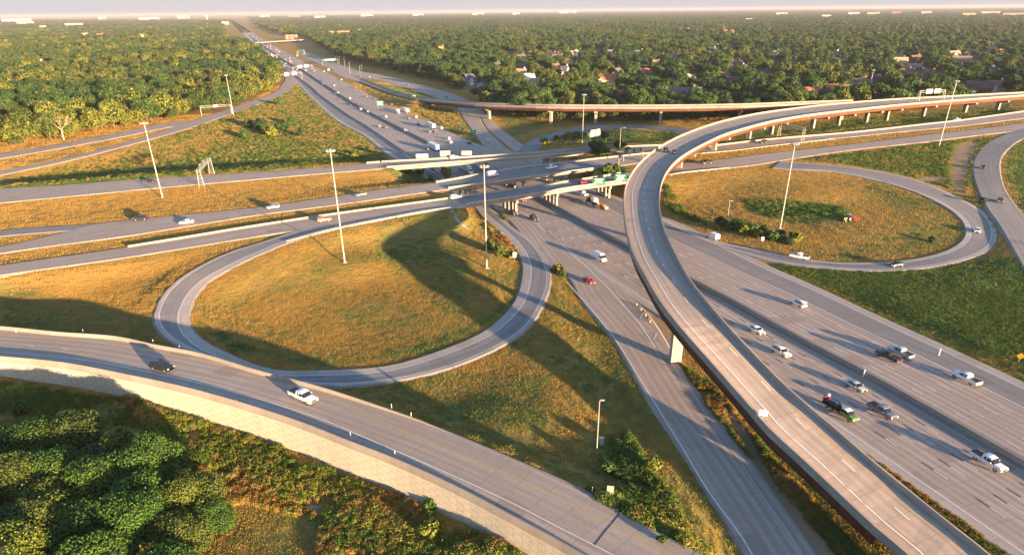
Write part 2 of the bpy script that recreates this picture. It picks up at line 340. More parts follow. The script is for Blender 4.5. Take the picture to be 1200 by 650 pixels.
# big flyover, both edges digitised on the barrier tops
def bz(l): return l
BFo = [(1100,690,4.00), (1060.7,647,4.60), (1024.6,616.8,5.30), (983,578,6.20), (941.5,539,7.30), (900,501,8.60), (877,474.5,9.60), (835.5,427.4,11.86), (794,380,14.73), (771.7,351,15.70), (755,322,16.30), (742.5,299,16.30), (735,275,16.30), (731,250,16.30), (731,225,16.30), (734,212.5,16.50), (742.5,197.5,16.70), (755,184,16.90), (772.5,171,17.10), (795,159,17.30), (827.7,146.5,17.30), (855,138.8,17.10), (892,131.4,16.80), (929,126.3,16.50), (966,122,16.30), (1000,119,16.30), (1051,115.2,16.30), (1101.5,112.6,15.90), (1152,109.8,15.50), (1200,107.5,15.30), (1290,102,13.87)]
BFi = [(1210,690,4.00), (1163,648.7,4.60), (1121.6,617,5.30), (1066,572.5,6.20), (1024.6,539,7.30), (983,503,8.60), (944,470,10.00), (919.4,448,10.90), (900,428.8,11.86), (849,374.8,14.73), (810.5,327.7,16.10), (798.7,307.5,16.30), (782.5,275,16.30), (776,255,16.30), (773.7,237.5,16.30), (775,217.5,16.50), (780,204,16.70), (790,190.5,16.90), (805,179,17.00), (825,168,17.30), (850,156.5,17.30), (875,149,17.10), (901.5,142,16.90), (947.7,134,16.50), (1000,127.8,16.30), (1051,122.4,16.30), (1101.5,118,15.90), (1152,114.5,15.50), (1200,111,15.30), (1290,105,13.87)]
BF = pair(px(BFo, None, 1.0, 3, ext0=60, ext1=100), px(BFi, None, 1.0, 3, ext0=60, ext1=100))
# far crossing at the horizon
FX = edges([(270,52,6),(300,49,6),(330,47,6),(356,45.5,6)], [(270,53,6),(300,50,6),(330,48,6),(356,46.5,6)], 6)
# low barrier-side retained wall along the foreground ramp: where its foot meets the grass
foot_px = [(-80,437),(0,440),(46,447),(100,455),(138.5,463),(160,466),(197,478.8),(236,490.6),(300.7,514),(350,529.5),(411.5,557),(457.7,573.8),(493,589),(550,615.4),(591.5,632),(616.5,648),(680,684)]
foot = []
for u, v in foot_px:
    best = None
    for z in np.arange(-6, 6.5, .1):
        q = G(u, v, z); p, _ = nearest(q, FRn); d = np.hypot(*(p-q)[:2])
        if best is None or d < best[0]: best = (d, z, q)
    foot.append(best[2])
foot = np.array(foot); print('wall foot z', foot[:, 2].round(1).tolist())

# ------------------------------------------------------------------ terrain heights
ctl = []
def ctl_path(P, dz, every=2): 
    for p in P[::every]: ctl.append((p[0], p[1], p[2]+dz))
def on_ground(pairs, dz=-.3, sel=None, fr=(0, .5, 1)):
    for f in fr:
        Q = frac(pairs, f)
        u, v = proj(Q)
        for i in range(0, len(Q)):
            if sel is None or sel(u[i], Q[i]): ctl.append((Q[i][0], Q[i][1], Q[i][2]+dz))
mp = [p for p in main_pairs if p[0][1] < 3000]
on_ground(mp, fr=(0, .17, .33, .5, .67, .83, 1))
on_ground(LL); on_ground(LRp); on_ground(RRp); on_ground(UL); on_ground(UL2); on_ground(Q1); on_ground(Q1b); on_ground(NEloop); on_ground(XR, fr=(0, .33, .66, 1)); on_ground(R2a)
on_ground(R1, sel=lambda u, q: u < 452 or u > 690); on_ground(R2, sel=lambda u, q: u < 520 or u > 700); on_ground(R3, sel=lambda u, q: u < 536 or u > 737)
on_ground(FF, sel=lambda u, q: u < 495, fr=(0, 1)); on_ground(Q2)
for p in foot: ctl.append((p[0], p[1], p[2]))
inn = offset(FRn, -4.0)
for k in range(0, len(inn), 2):
    p, t = nearest(inn[k], foot); ctl.append((inn[k][0], inn[k][1], p[2]+.2))
    q = offset(FRn, 3.0)[k]; ctl.append((q[0], q[1], p[2]-.3))
uf, vf = proj(FRf)
for k in range(0, len(FRf), 2):
    top = np.interp(uf[k], [150, 300, 450, 560], [2.0, 1.4, 5.0, 6.7])
    ctl.append((FRf[k][0], FRf[k][1], top))
n_road = len(ctl)
for u, v, z in [(430,340,.4),(350,370,.8),(430,390,.5),(470,300,1.2),(300,360,1.8),(520,330,.5),(560,290,1.2),(420,300,4),(0,350,2.2),(100,360,2.2),(60,375,1.8),(150,340,4),(0,330,5),(1000,250,3),(900,270,1),(1060,250,3.2),(940,220,5),(1100,360,.8),(1180,400,.8),(1180,330,1.5),
                (0,480,2.5),(100,500,1),(200,520,0),(60,560,0),(200,600,-1),(350,620,-1),(100,640,-1),(450,640,-1),(0,600,-.5),(500,640,-1),(650,480,1.5),(600,480,2.4),(700,520,1.5),(600,440,1.5),(660,400,1),(635,385,1.6),(650,420,1.6),(660,450,1.3),(690,385,-1.2),(703,420,-1.5),(715,450,-1.6),(730,480,-1.5),(750,520,-1.2),(590,440,.0),(560,460,.2),(610,470,.4),(560,340,1.6),(550,300,2.2),(760,560,2.5),(790,600,3),(812,578,.2),(822,632,1.6),
                (850,480,.2),(900,530,.2),(960,590,.2),(1000,640,.2),(150,190,1.0),(300,185,1),(400,160,1),(60,205,1.5),(350,130,1),(200,190,1),(100,155,3.5),(0,150,3.5),(250,110,3),(150,235,6),(0,255,6.2),(300,228,6),(420,210,5),(590,150,0),(650,135,1),(620,130,1),(700,160,3.2),(760,158,4.5),(620,138,.4),(700,138,.5),(780,138,.8),(800,135,1.5),
                (880,150,4.5),(950,145,4.5),(1050,140,4.5),(1150,130,5),(1000,135,4),(1200,200,5),(1200,230,4),(1190,180,6),(700,120,1.0),(900,110,2),(1100,100,2),(1200,90,2)]:
    q = G(u, v, z); ctl.append(tuple(q))
for r, n in ((1500, 24), (3000, 24), (6000, 24), (15000, 24), (40000, 24)):
    for i in range(n):
        a = 2*math.pi*i/n; ctl.append((r*math.sin(a), r*math.cos(a), 0.0 if r < 8000 else 0))
for a in (-150, -120, -90, 90, 120, 150, 180): ctl.append((200*math.sin(math.radians(a)), 200*math.cos(math.radians(a)), 0))
CTL = np.array(ctl); n_iso = len(ctl); EPS = np.full(len(CTL), .6); AMP = np.ones(len(CTL)); EPS[n_road:] = 90.; AMP[n_road:] = 30.; far_c = np.hypot(CTL[:, 0], CTL[:, 1]) > 1400; EPS[far_c] = .6; AMP[far_c] = 1.; print('controls', len(CTL))
def THs(xy):
    xy = np.atleast_2d(xy); out = np.empty(len(xy)); 
    for i in range(0, len(xy), 4000):
        q = xy[i:i+4000]; d2 = (q[:, :1]-CTL[None, :, 0])**2+(q[:, 1:2]-CTL[None, :, 1])**2
        wt = AMP[None]/(d2+EPS[None])**1.9
        out[i:i+4000] = (wt*CTL[None, :, 2]).sum(1)/wt.sum(1)
    return out
def Tz(x, y): return float(THs(np.array([[x, y]]))[0])
def GT(u, v, it=9):
    """the point of the ground seen at a pixel"""
    d = raydir(u, v); lo, hi = None, None
    ts = (np.array([9., 8, 7, 6, 5, 4, 3, 2, 1, 0, -1, -2, -3, -5])-H)/d[2]
    P = np.stack([ts*d[0], ts*d[1]], 1); hz = H+ts*d[2]-THs(P)
    k = np.where(hz < 0)[0]; k = k[0] if len(k) else len(ts)-1
    if k == 0: return np.array([P[0][0], P[0][1], Tz(*P[0])])
    a, b = ts[k-1], ts[k]
    for _ in range(it):
        m = (a+b)/2; h = H+m*d[2]-Tz(m*d[0], m*d[1])
        if h < 0: b = m
        else: a = m
    t = (a+b)/2; return np.array([t*d[0], t*d[1], Tz(t*d[0], t*d[1])])
# polar sheet: fine where the picture looks, coarse behind the camera
ang = np.radians(np.concatenate([np.arange(-180, -60, 6), np.arange(-60, -46, 2), np.arange(-46, 46, .26), np.arange(46, 60, 2), np.arange(60, 180, 6)]))
rad = np.concatenate([[6, 15, 25, 35, 45, 55, 65, 75], 84*1.0115**np.arange(0, 300)]); rad = np.concatenate([rad, rad[-1]*1.03**np.arange(1, 110)]); rad = rad[rad < 62000]
A_, R_ = np.meshgrid(ang, rad); TX = (R_*np.sin(A_)).ravel(); TY = (R_*np.cos(A_)).ravel()
near_m = (R_.ravel() < 3500); TZ = np.zeros(len(TX)); TZ[near_m] = THs(np.stack([TX[near_m], TY[near_m]], 1))
TU, TV = proj(np.stack([TX, TY, TZ], 1))
def inpoly(u, v, poly):
    c = np.zeros(len(u), bool); n = len(poly)
    for i in range(n):
        x1, y1 = poly[i]; x2, y2 = poly[(i+1) % n]
        if y1 == y2: continue
        k = ((y1 > v) != (y2 > v)) & (u < (x2-x1)*(v-y1)/(y2-y1)+x1); c ^= k
    return c
zones = [  # polygon, greenness, tallness / weeds
 ([(-30,235),(0,222),(0,206),(70,192),(160,170),(215,152),(262,137),(300,124),(330,112),(346,98),(365,116),(397,145),(460,187),(300,201),(150,210)], .75, .5),
 ([(0,204),(70,190),(160,169),(262,138),(320,113),(338,103),(330,140),(240,180),(120,205),(0,222)], .25, .5),
 ([(280,130),(345,105),(400,150),(440,180),(330,160)], .45, .6), ([(0,216),(150,196),(280,184),(445,186),(300,200),(0,222)], .9, .7),
 ([(898,308),(1000,318),(1150,305),(1200,300),(1320,330),(1320,500),(1200,446),(1077,392)], .95, .7),
 ([(900,312),(991,353),(1077,393),(1200,446),(1200,425),(1060,375),(960,330)], .6, .3),
 ([(930,186),(1180,158),(1150,175),(1138,200),(1135,232),(1080,210),(1000,194)], .85, .6), ([(1120,165),(1165,160),(1142,180),(1138,215),(1155,250),(1125,235),(1110,200)], .35, .2),
 ([(1190,170),(1176,195),(1195,240),(1300,330),(1320,150),(1210,158)], .9, .4),
 ([(780,215),(900,200),(1050,222),(1120,260),(1100,295),(980,303),(900,290),(800,262)], .28, .3), ([(1000,203),(1100,240),(1128,265),(1100,296),(980,305),(1000,290),(1070,270),(1040,240)], .55, .3),
 ([(872,233),(930,236),(985,240),(1002,258),(940,262),(870,246)], .9, .5),
 ([(225,360),(290,310),(400,270),(520,245),(560,250),(612,300),(605,345),(560,388),(450,425),(330,430),(260,408)], .38, .2),
 ([(230,375),(300,410),(430,420),(540,390),(600,345),(598,362),(510,412),(380,431),(270,412)], .7, .2), ([(450,250),(530,245),(550,300),(545,380),(470,330),(440,290)], .6, .2),
 ([(0,332),(190,372),(183,405),(0,385)], .55, .2), ([(390,455),(530,432),(620,388),(650,340),(700,380),(766,480),(840,600),(870,650),(820,650),(680,570),(500,495)], .5, .2),
 ([(560,420),(640,400),(690,470),(700,560),(600,530)], .4, .2), ([(430,455),(540,435),(640,440),(640,500),(520,495)], .62, .2),
 ([(580,132),(640,128),(640,150),(600,160)], .6, .3), ([(625,168),(660,158),(740,152),(800,156),(830,165),(700,170)], .75, .4), ([(640,128),(780,133),(830,140),(760,146),(650,150)], .45, .3),
 ([(425,97),(500,104),(530,118),(500,118),(430,101)], .8, .4), ([(400,90),(480,128),(550,170),(566,168),(540,135),(500,119),(430,103)], .6, .6), ([(483,115),(530,130),(545,155),(500,135),(478,125)], .15, .7),
 ([(860,150),(1000,140),(1190,122),(1190,132),(1000,152),(850,164)], .8, .5), ([(450,196),(520,195),(515,215),(470,216)], .9, .8), ([(690,188),(740,184),(735,203),(700,204)], .9, .8),
 ([(-50,442),(0,443),(140,466),(160,500),(60,490),(-50,480)], .8, .5), ([(140,465),(300,515),(470,585),(610,650),(380,650),(360,590),(250,550),(190,510)], .45, 1),
 ([(185,640),(250,590),(290,580),(370,600),(370,655),(180,660)], .42, .1), ([(0,488),(180,500),(260,560),(240,620),(160,655),(-50,655)], .8, .6),
 ([(820,440),(850,455),(1000,600),(1060,655),(1010,655),(900,560)], .55, .9), ([(985,505),(1200,655),(1160,655),(1040,560)], .45, .8), ([(755,375),(800,420),(850,490),(830,475),(788,410)], .15, .6),
 ([(735,505),(765,560),(760,575),(730,560),(700,520)], .9, .8), ([(730,565),(790,570),(835,655),(810,650),(720,595)], .75, 1), ([(550,240),(580,262),(615,305),(600,300),(565,270)], .45, .7), ([(645,312),(665,325),(670,350),(650,330)], .5, .6)]
dirts = [[(848,470),(880,510),(905,560),(960,625),(985,655),(955,655),(935,625),(900,585),(880,540),(850,490)], [(1120,170),(1148,163),(1138,190),(1128,230),(1118,225),(1112,195)], [(1075,206),(1110,208),(1105,214),(1080,212)], [(750,345),(800,400),(792,420),(770,395)]]
green = np.full(len(TX), .12); tall = np.full(len(TX), .15); dirt = np.zeros(len(TX)); seen = np.zeros(len(TX), bool)
far_m = (TV < 118) | (R_.ravel() > 1500)
for poly, g, t in zones:
    k = inpoly(TU, TV, poly) & (TV > -500); green[k] = g; tall[k] = t
for poly in dirts: k = inpoly(TU, TV, poly); dirt[k] = 1
def blur(a, n):
    a = a.reshape(R_.shape)
    for _ in range(n):
        b = a.copy(); b[1:-1, 1:-1] = (a[1:-1, 1:-1]*2+a[:-2, 1:-1]+a[2:, 1:-1]+a[1:-1, :-2]+a[1:-1, 2:])/6; a = b
    return a.ravel()
green = blur(green, 3); tall = blur(tall, 2); dirt = blur(dirt, 2)
n1 = len(ang); Fs = []; idx = np.arange(len(rad)*n1).reshape(len(rad), n1)
a = idx[:-1]; b = idx[1:]; ar = np.roll(a, -1, 1); br = np.roll(b, -1, 1)
Fq = np.stack([a.ravel(), ar.ravel(), br.ravel(), b.ravel()], 1)
me = bpy.data.meshes.new('ground'); me.from_pydata(np.stack([TX, TY, TZ], 1).tolist(), [], Fq.tolist()+[tuple(idx[0].tolist())]); me.update()
me.polygons.foreach_set('use_smooth', [True]*len(me.polygons))
for nm, arr in (('green', green), ('tall', tall), ('dirt', dirt)):
    at = me.attributes.new(nm, 'FLOAT', 'POINT'); at.data.foreach_set('value', arr.astype(np.float32))
m = mat('mown_and_wild_grass', (.2, .16, .06), .95, 0, .1); N = NT(m); g = N.n('ShaderNodeNewGeometry').outputs['Position']
ag = N.n('ShaderNodeAttribute', attribute_name='green').outputs['Fac']; at_ = N.n('ShaderNodeAttribute', attribute_name='tall').outputs['Fac']; ad = N.n('ShaderNodeAttribute', attribute_name='dirt').outputs['Fac']
nb = N.noise(g, .035, 5, .6); nm_ = N.noise(g, .22, 5, .65); nf = N.noise(g, 1.3, 5, .7); nff = N.noise(g, 4.0, 3, .7)
gg = N.math('ADD', ag, N.math('MULTIPLY', N.math('SUBTRACT', nm_, .5), 1.1)); gg = N.math('ADD', gg, N.math('MULTIPLY', N.math('SUBTRACT', nb, .5), .9), clamp=True)
c = N.ramp(gg, [(0, (.43, .25, .06)), (.25, (.36, .23, .055)), (.5, (.235, .19, .05)), (.75, (.125, .165, .042)), (1, (.075, .14, .03))])
c = N.mix(N.math('MULTIPLY', N.ramp(nf, rmp(.4, .72)), .55), c, (.12, .09, .035)); c = N.mix(N.math('MULTIPLY', N.ramp(nff, rmp(.5, .75)), .3), c, (.42, .30, .12))
bare = N.math('MULTIPLY', N.ramp(N.noise(g, .11, 5, .7), rmp(.6, .72)), .35); c = N.mix(bare, c, (.24, .17, .10))
# mower tracks round the middle of each loop
for (u_, v_) in ((420, 345), (970, 250)):
    q = GT(u_, v_); vs = N.n('ShaderNodeVectorMath', operation='SUBTRACT'); N.l(g, vs.inputs[0]); vs.inputs[1].default_value = tuple(q)
    vm = N.n('ShaderNodeVectorMath', operation='MULTIPLY'); N.l(vs.outputs[0], vm.inputs[0]); vm.inputs[1].default_value = (1, 1.0, 0)
    ln = N.n('ShaderNodeVectorMath', operation='LENGTH'); N.l(vm.outputs[0], ln.inputs[0]); d = ln.outputs['Value']
    dd = N.math('ADD', d, N.math('MULTIPLY', nm_, 3.0)); wv = N.math('SINE', N.math('MULTIPLY', dd, 2.6)); wv2 = N.math('SINE', N.math('MULTIPLY', dd, .8))
    msk = N.math('LESS_THAN', d, 62.0); wv = N.math('MULTIPLY', N.math('MULTIPLY', N.math('ADD', N.math('ADD', wv, wv2), 1.0, clamp=True), msk), .30)
    c = N.mix(wv, c, (.13, .115, .04))
gr = N.noise(g, .9, 4, .7); c = N.mix(N.math('MULTIPLY', ad, N.ramp(gr, rmp(.25, .5))), c, (.31, .215, .14))
N.l(c, N.b.inputs['Base Color'])
hh = N.math('ADD', N.math('MULTIPLY', nf, .55), N.math('ADD', N.math('MULTIPLY', nff, .3), N.math('MULTIPLY', nm_, .7))); N.bump(hh, .7, .32)
me.materials.append(m); ground = bpy.data.objects.new('ground', me); COL.objects.link(ground); ground['kind'] = 'structure'
# ------------------------------------------------------------------ road surfaces
def ribbon(name, pairs, m, lift=0.0, nx=4, skirt=(1.2, .7), parent=None, uvc=None, trim=None):
    A = np.array([p[0] for p in pairs]); B = np.array([p[1] for p in pairs]); C = (A+B)/2; S = arclen(C)
    mb = MB(); V = []; uv = []; k = 0
    for i in range(len(A)):
        d = B[i]-A[i]; wd = max(np.linalg.norm(d[:2]), 1e-6); n = d/wd; row = []
        if skirt: row.append((A[i]-n*skirt[0]+np.array([0, 0, -skirt[1]]), -skirt[0]))
        for j in range(nx+1): row.append((A[i]+d*j/nx, wd*j/nx))
        if skirt: row.append((B[i]+n*skirt[0]+np.array([0, 0, -skirt[1]]), wd+skirt[0]))
        k = len(row); c0 = 0 if uvc is None else uvc[i]
        for p, cc in row: V.append((p[0], p[1], p[2]+lift)); uv.append((S[i], cc-c0))
    Fs = [(i*k+j, (i+1)*k+j, (i+1)*k+j+1, i*k+j+1) for i in range(len(A)-1) for j in range(k-1)]
    mb.add(V, Fs, 0, uv); o = mb.build(name, m, parent); o['kind'] = 'structure'; return o
highway = ribbon('highway', main_pairs, M['conc_road'], 0.0, 8, uvc=offL-1.3)
# outer shoulders and the dark strips beside the median barrier
def band(name, ref, d0, d1, m, lift, parent=highway, s0=None, s1=None, w=None):
    P = ref if s0 is None else cut(ref, s0, s1)
    a = offset(P, d0); b = offset(P, d1); return ribbon(name, list(zip(a, b)), m, lift, 1, None, parent)
SM = s_at(278, 30)-1500
band('shoulder', MED, .5, -1.9-.9, M['asphalt'], .012, s0=SM, s1=s_med[-1])
band('shoulder', MED, 4.3, .5, M['asphalt'], .012, s0=SM, s1=s_med[-1])
e2 = ME.copy(); ribbon('shoulder', [(lerp_a, lerp_b) for lerp_a, lerp_b in zip(offset(ME, 3.2), ME)][60 if len(ME) > 200 else 0:], M['shoulder'], .014, 1, None, highway)
sx0 = s_at(600, 217)
iE = [i for i in range(len(MED)) if s_med[i] > s_at(800, 325)]
iE = [i for i in range(len(MED)) if s_med[i] > s_at(640, 217)]
ribbon('auxiliary_lane', [(offset(MED, -20.6)[i], offset(ME, 3.4)[i]) for i in iE], M['grey_road'], .010, 2, None, highway)
ribbon('shoulder', [(MW[i], offset(MED, 21.9)[i]) for i in range(len(MED)) if s_med[i] > sD-40], M['shoulder'], .012, 1, None, highway)
left_loop = ribbon('loop_road', LL, M['grey_road'], .05)
right_loop = ribbon('loop_road', LRp, M['grey_road'], .05)
ribbon('ramp_road', RRp, M['grey_road'], .06)
ribbon('ramp_road', UL, M['ramp_road'], .04, 2); ribbon('ramp_road', UL2, M['ramp_road'], .03, 2)
ribbon('side_road', Q1, M['ramp_road'], .03, 2); ribbon('side_road', Q1b, M['ramp_road'], .06, 2); ribbon('ramp_road', NEloop, M['grey_road'], .09, 2); ribbon('ramp_road', Q2, M['ramp_road'], .05, 2)
exit_lane = ribbon('exit_road', XR, M['conc_road'], .03, 4)
for rd, q, a, b in ((left_loop, LL, 2.9, 1.4), (right_loop, LRp, 1.5, 1.7)):
    ribbon('shoulder', list(zip(lat(q, 0), lat(q, a))), M['shoulder'], .064, 1, None, rd); ribbon('shoulder', list(zip(lat(q, -b), lat(q, 0*1e-9-1e-6) if False else np.array([p[1] for p in q]))), M['shoulder'], .064, 1, None, rd)
def sel_u(pairs, u0, u1):
    u, v = proj(np.array([(p[0]+p[1])/2 for p in pairs])); y = np.array([p[0][1] for p in pairs]); return [p for p, a in zip(pairs, u) if u0 <= a <= u1]
def pcut(pairs, u0, u1):
    """pairs between two picture columns, ends interpolated so that pieces butt"""
    C = np.array([np.concatenate(p) for p in pairs]); u, v = proj((C[:, :3]+C[:, 3:])/2)
    o = []
    for i in range(len(C)):
        if u0 <= u[i] <= u1: o.append(C[i])
        if i+1 < len(C):
            for t in sorted([(x-u[i])/(u[i+1]-u[i]) for x in (u0, u1) if (u[i]-x)*(u[i+1]-x) < 0]): o.append(C[i]+(C[i+1]-C[i])*t)
    return [(c[:3], c[3:]) for c in o]
R1L, R1B, R1R = pcut(R1, -9999, 450), pcut(R1, 450, 692), pcut(R1, 692, 9999)
R2L, R2B, R2R = pcut(R2, -9999, 518), pcut(R2, 518, 702), pcut(R2, 702, 9999)
R3L, R3B, R3R = pcut(R3, -9999, 537), pcut(R3, 537, 738), pcut(R3, 738, 9999)
for nm, q, m in (('crossing_road', R1L, 'ramp_road'), ('crossing_road', R1R, 'grey_road'), ('crossing_road', R2L, 'ramp_road'), ('crossing_road', R2R, 'ramp_road'), ('crossing_road', R3L, 'ramp_road'), ('crossing_road', R3R, 'ramp_road')): ribbon(nm, q, M[m], 0.0, 2)
ribbon('crossing_road', R2a, M['grey_road'], .0, 2)

# ------------------------------------------------------------------ painted lines
def flat_line(mb, P, wd=.22, lift=.03):
    if len(P) < 2: return
    a = offset(P, -wd/2); b = offset(P, wd/2); V = [(*p[:2], p[2]+lift) for q in zip(a, b) for p in q]
    mb.add(V, [(2*i, 2*i+1, 2*i+3, 2*i+2) for i in range(len(P)-1)])
def densify(P, st=4.0):
    s = arclen(P); k = np.arange(0, s[-1], st); return np.stack([np.interp(k, s, P[:, i]) for i in range(3)], 1)
def dashes(mbw, mbb, P, phase=0, cyc=11.3, lw=3.0, lb=2.6, wd=.2, lift=.03, maxd=1500):
    s = arclen(P)[-1]; k = phase
    while k < s-3:
        q = cut(P, k, k+lw)
        if np.hypot(*q[0][:2]) < maxd:
            flat_line(mbw, q, wd*(1+np.hypot(*q[0][:2])/900), lift)
            if mbb is not None: flat_line(mbb, cut(P, k-lb, k), wd, lift)
        k += cyc
white, yellow, black = MB(), MB(), MB()
far0 = s_at(300, 48)
MV = cut(MED, far0, s_med[-1]); sMV = arclen(MV)
for o, ph in ((-4.8, 0), (-8.6, 0.4), (-12.4, .8), (-16.0, 1.2)): dashes(white, None, offset(MV, o), 11.3-((s_at(1068, 455)-far0) % 11.3)+ph)
for o, ph in ((5.5, 0), (9.2, .3), (13.0, .6), (16.8, .2)): dashes(white, black, offset(MV, o), ((s_at(1052, 507)-far0) % 11.3)+ph)
for o, mb_, w_ in ((-1.1, yellow, .22), (-20.2, white, .26), (1.9, yellow, .22)): flat_line(mb_, offset(MV, o), w_)
flat_line(white, offset(cut(MED, far0, s_at(620, 230)), 18.7), .24)
flat_line(white, offset(cut(MED, s_at(760, 303), s_med[-1]), 21.9), .3)
gore1 = px([(600,243),(615,251),(640,272),(670,297),(700,325),(745,374),(768,407)], 0); gore2 = px([(640,272),(667,293),(712,321),(748,345)], 0); flat_line(white, gore1, .34, .06); flat_line(white, gore2, .24, .06)
flat_line(white, offset(ME[60:], 3.1), .2); 
for k_ in ((750,374),(766,398)):
    a_ = G(*k_, 0); b_ = G(k_[0]+3.5, k_[1]-8, 0); flat_line(white, np.array([a_, b_]), .3, .06)
white.build('lane_marking', M['white_line'], highway)['kind'] = 'stuff'; yellow.build('edge_line', M['yellow_line'], highway); black.build('contrast_marking', M['black_line'], highway)['kind'] = 'stuff'
def lines(parent, spec):
    for kind, P, wd, lift in spec:
        mb = MB()
        if kind == 'dash': dashes(mb, None, P, 2, wd=wd, lift=lift); mb.build('lane_marking', M['white_line'], parent)['kind'] = 'stuff'
        else: flat_line(mb, P, wd, lift); mb.build('edge_line', M['yellow_line' if kind == 'y' else 'white_line'], parent)
lines(left_loop, [('w', lat(LL, 2.6), .2, .08), ('w', lat(LL, -1.2), .16, .08)])
lines(right_loop, [('w', lat(LRp, 1.6), .2, .08), ('w', lat(LRp, -1.6), .16, .08)])
xl = px([(664,330),(700,371),(720,396),(766,470),(800,525),(830,575),(870,630),(895,672)], 0); lines(exit_lane, [('w', xl, .28, .06)])
xr2 = px([(790,420),(808,452),(830,490),(860,530),(893,580),(925,625),(960,680)], 0); lines(exit_lane, [('w', xr2, .1, .06)])

# ------------------------------------------------------------------ bridges
def slab(mb, pairs, t, lift=0.0, mi=0):
    V = []; 
    for a, b in pairs: V += [(a[0], a[1], a[2]+lift), (b[0], b[1], b[2]+lift), (b[0], b[1], b[2]-t), (a[0], a[1], a[2]-t)]
    Fs = []
    S = arclen(np.array([p[0] for p in pairs])); uv = []
    for i, (a, b) in enumerate(pairs):
        wd = np.linalg.norm((b-a)[:2]); uv += [(S[i], 0), (S[i], wd), (S[i], wd), (S[i], 0)]
    for i in range(len(pairs)-1):
        for j in range(4): Fs.append((4*i+j, 4*i+(j+1) % 4, 4*i+4+(j+1) % 4, 4*i+4+j))
    n = len(pairs)-1; Fs += [(0, 1, 2, 3), (4*n+3, 4*n+2, 4*n+1, 4*n)]; mb.add(V, Fs, mi, uv)
def rail_profile(h=.9, w=.42, t0=0.0): return [(-w/2, t0), (-w/2, .18), (-.11, h), (.11, h), (w/2, .18), (w/2, t0)]
def bridge(root, pairs, deckm, girdm, gd, gt=1.0, dt=.45, barrier='barrier', ng=4, rail=.85):
    mb = MB(); slab(mb, pairs, dt); d = mb.build('deck', [deckm], root)
    for f, s in ((0, 1), (1, -1)):
        P = lat(pairs, s*.25); mb = MB(); mb.sweep(P, [(-.25, -dt-.02), (-.25, .1), (-.13, rail), (.13, rail), (.25, .1), (.25, -dt-.02)]); mb.build('barrier', M[barrier], root)
    for k in range(ng):
        f = (k+.5)/ng if 0 < k < ng-1 else (.07 if k == 0 else .93)
        mb = MB(); P = frac(pairs, f); mb.sweep(P, [(-.3, -dt-.03), (.3, -dt-.03), (.12, -dt-.1), (.12, -dt-gd+.1), (.35, -dt-gd), (-.35, -dt-gd), (-.12, -dt-gd+.1), (-.12, -dt-.1)]); mb.build('girder', M[girdm], root)
    return d
def column(mb, x, y, z0, z1, w=1.0, d=1.0, ax=(1, 0), flare=1.0): 
    c = ((x, y, (z0+z1)/2)); mb.box(c, (w, d, z1-z0), ax, 0, flare)
def multi_pier(root, pairs, upx, gd, ncol, col_w=.95, dt=.45, zg=None):
    C = np.array([(p[0]+p[1])/2 for p in pairs]); u, v = proj(C); i = int(np.argmin(abs(u-upx))); a, b = pairs[i]; d = b-a; L = np.linalg.norm(d[:2]); ax = d[:2]/L
    zt = a[2]-dt-gd-.02; z0 = Tz(*(C[i][:2]))-.5
    p = empty('pier', (0, 0, 0)); p.parent = root; p.name = 'pier'
    mb = MB(); mb.box((*C[i][:2], zt-.5), (L-.6, 1.1, 1.0), ax); cap = mb.build('pier_cap', M['concrete'], p)
    for k in range(ncol):
        f = .12+.76*k/(ncol-1); q = a+d*f; mb = MB(); column(mb, q[0], q[1], Tz(q[0], q[1])-.5, zt-1.0, col_w, col_w, ax); mb.build('column', M['concrete'], p)
b1 = empty('overpass_bridge', R1B[len(R1B)//2][0], 0)
def bridge_root(label, grp=None): return empty('overpass_bridge', (0, 0, 0), label=label, cat='bridge', group=grp)
bpy.data.objects.remove(b1)
BG = 'parallel overpass bridges over the freeway'
br1 = bridge_root('northernmost of the three parallel concrete overpasses, pale barrier, white semi passing beneath', BG); bridge(br1, R1B, M['grey_road'], 'concrete', 1.1)
br2 = bridge_root('middle one of three parallel overpasses carrying a white van over the freeway', BG); bridge(br2, R2B, M['grey_road'], 'concrete', 1.0)
br3 = bridge_root('southernmost of three parallel overpasses, sunlit golden girder with green exit signs', BG); bridge(br3, R3B, M['grey_road'], 'barrier', 1.0)
for r, q, us, n in ((br1, R1B, (514, 578, 640), 3), (br2, R2B, (546, 606, 652), 3), (br3, R3B, (592, 648, 703), 4)):
    for x in us: multi_pier(r, q, x, 1.1, n)
# barriers that run on beyond the bridge ends
def barrier_run(name, P, label, cat='barrier', h=.85, m='barrier', grp=None, w=.42, kind=None, taper=0):
    mb = MB(); mb.sweep(P, rail_profile(h, w, -.3))
    if taper:
        e = P[-1]; mb.v = [(x, y, z if z < e[2] else e[2]-.05+(z-e[2]+.05)*min(1, np.hypot(x-e[0], y-e[1])/taper)) for x, y, z in mb.v]
    o = mb.build(name, M[m]); setp(o, label, cat, grp); return o
SB = s_at(266, 24)
barrier_run('median_barrier', cut(MED, far0-600, s_med[-1]), 'long low concrete barrier down the middle of the freeway', h=1.15)
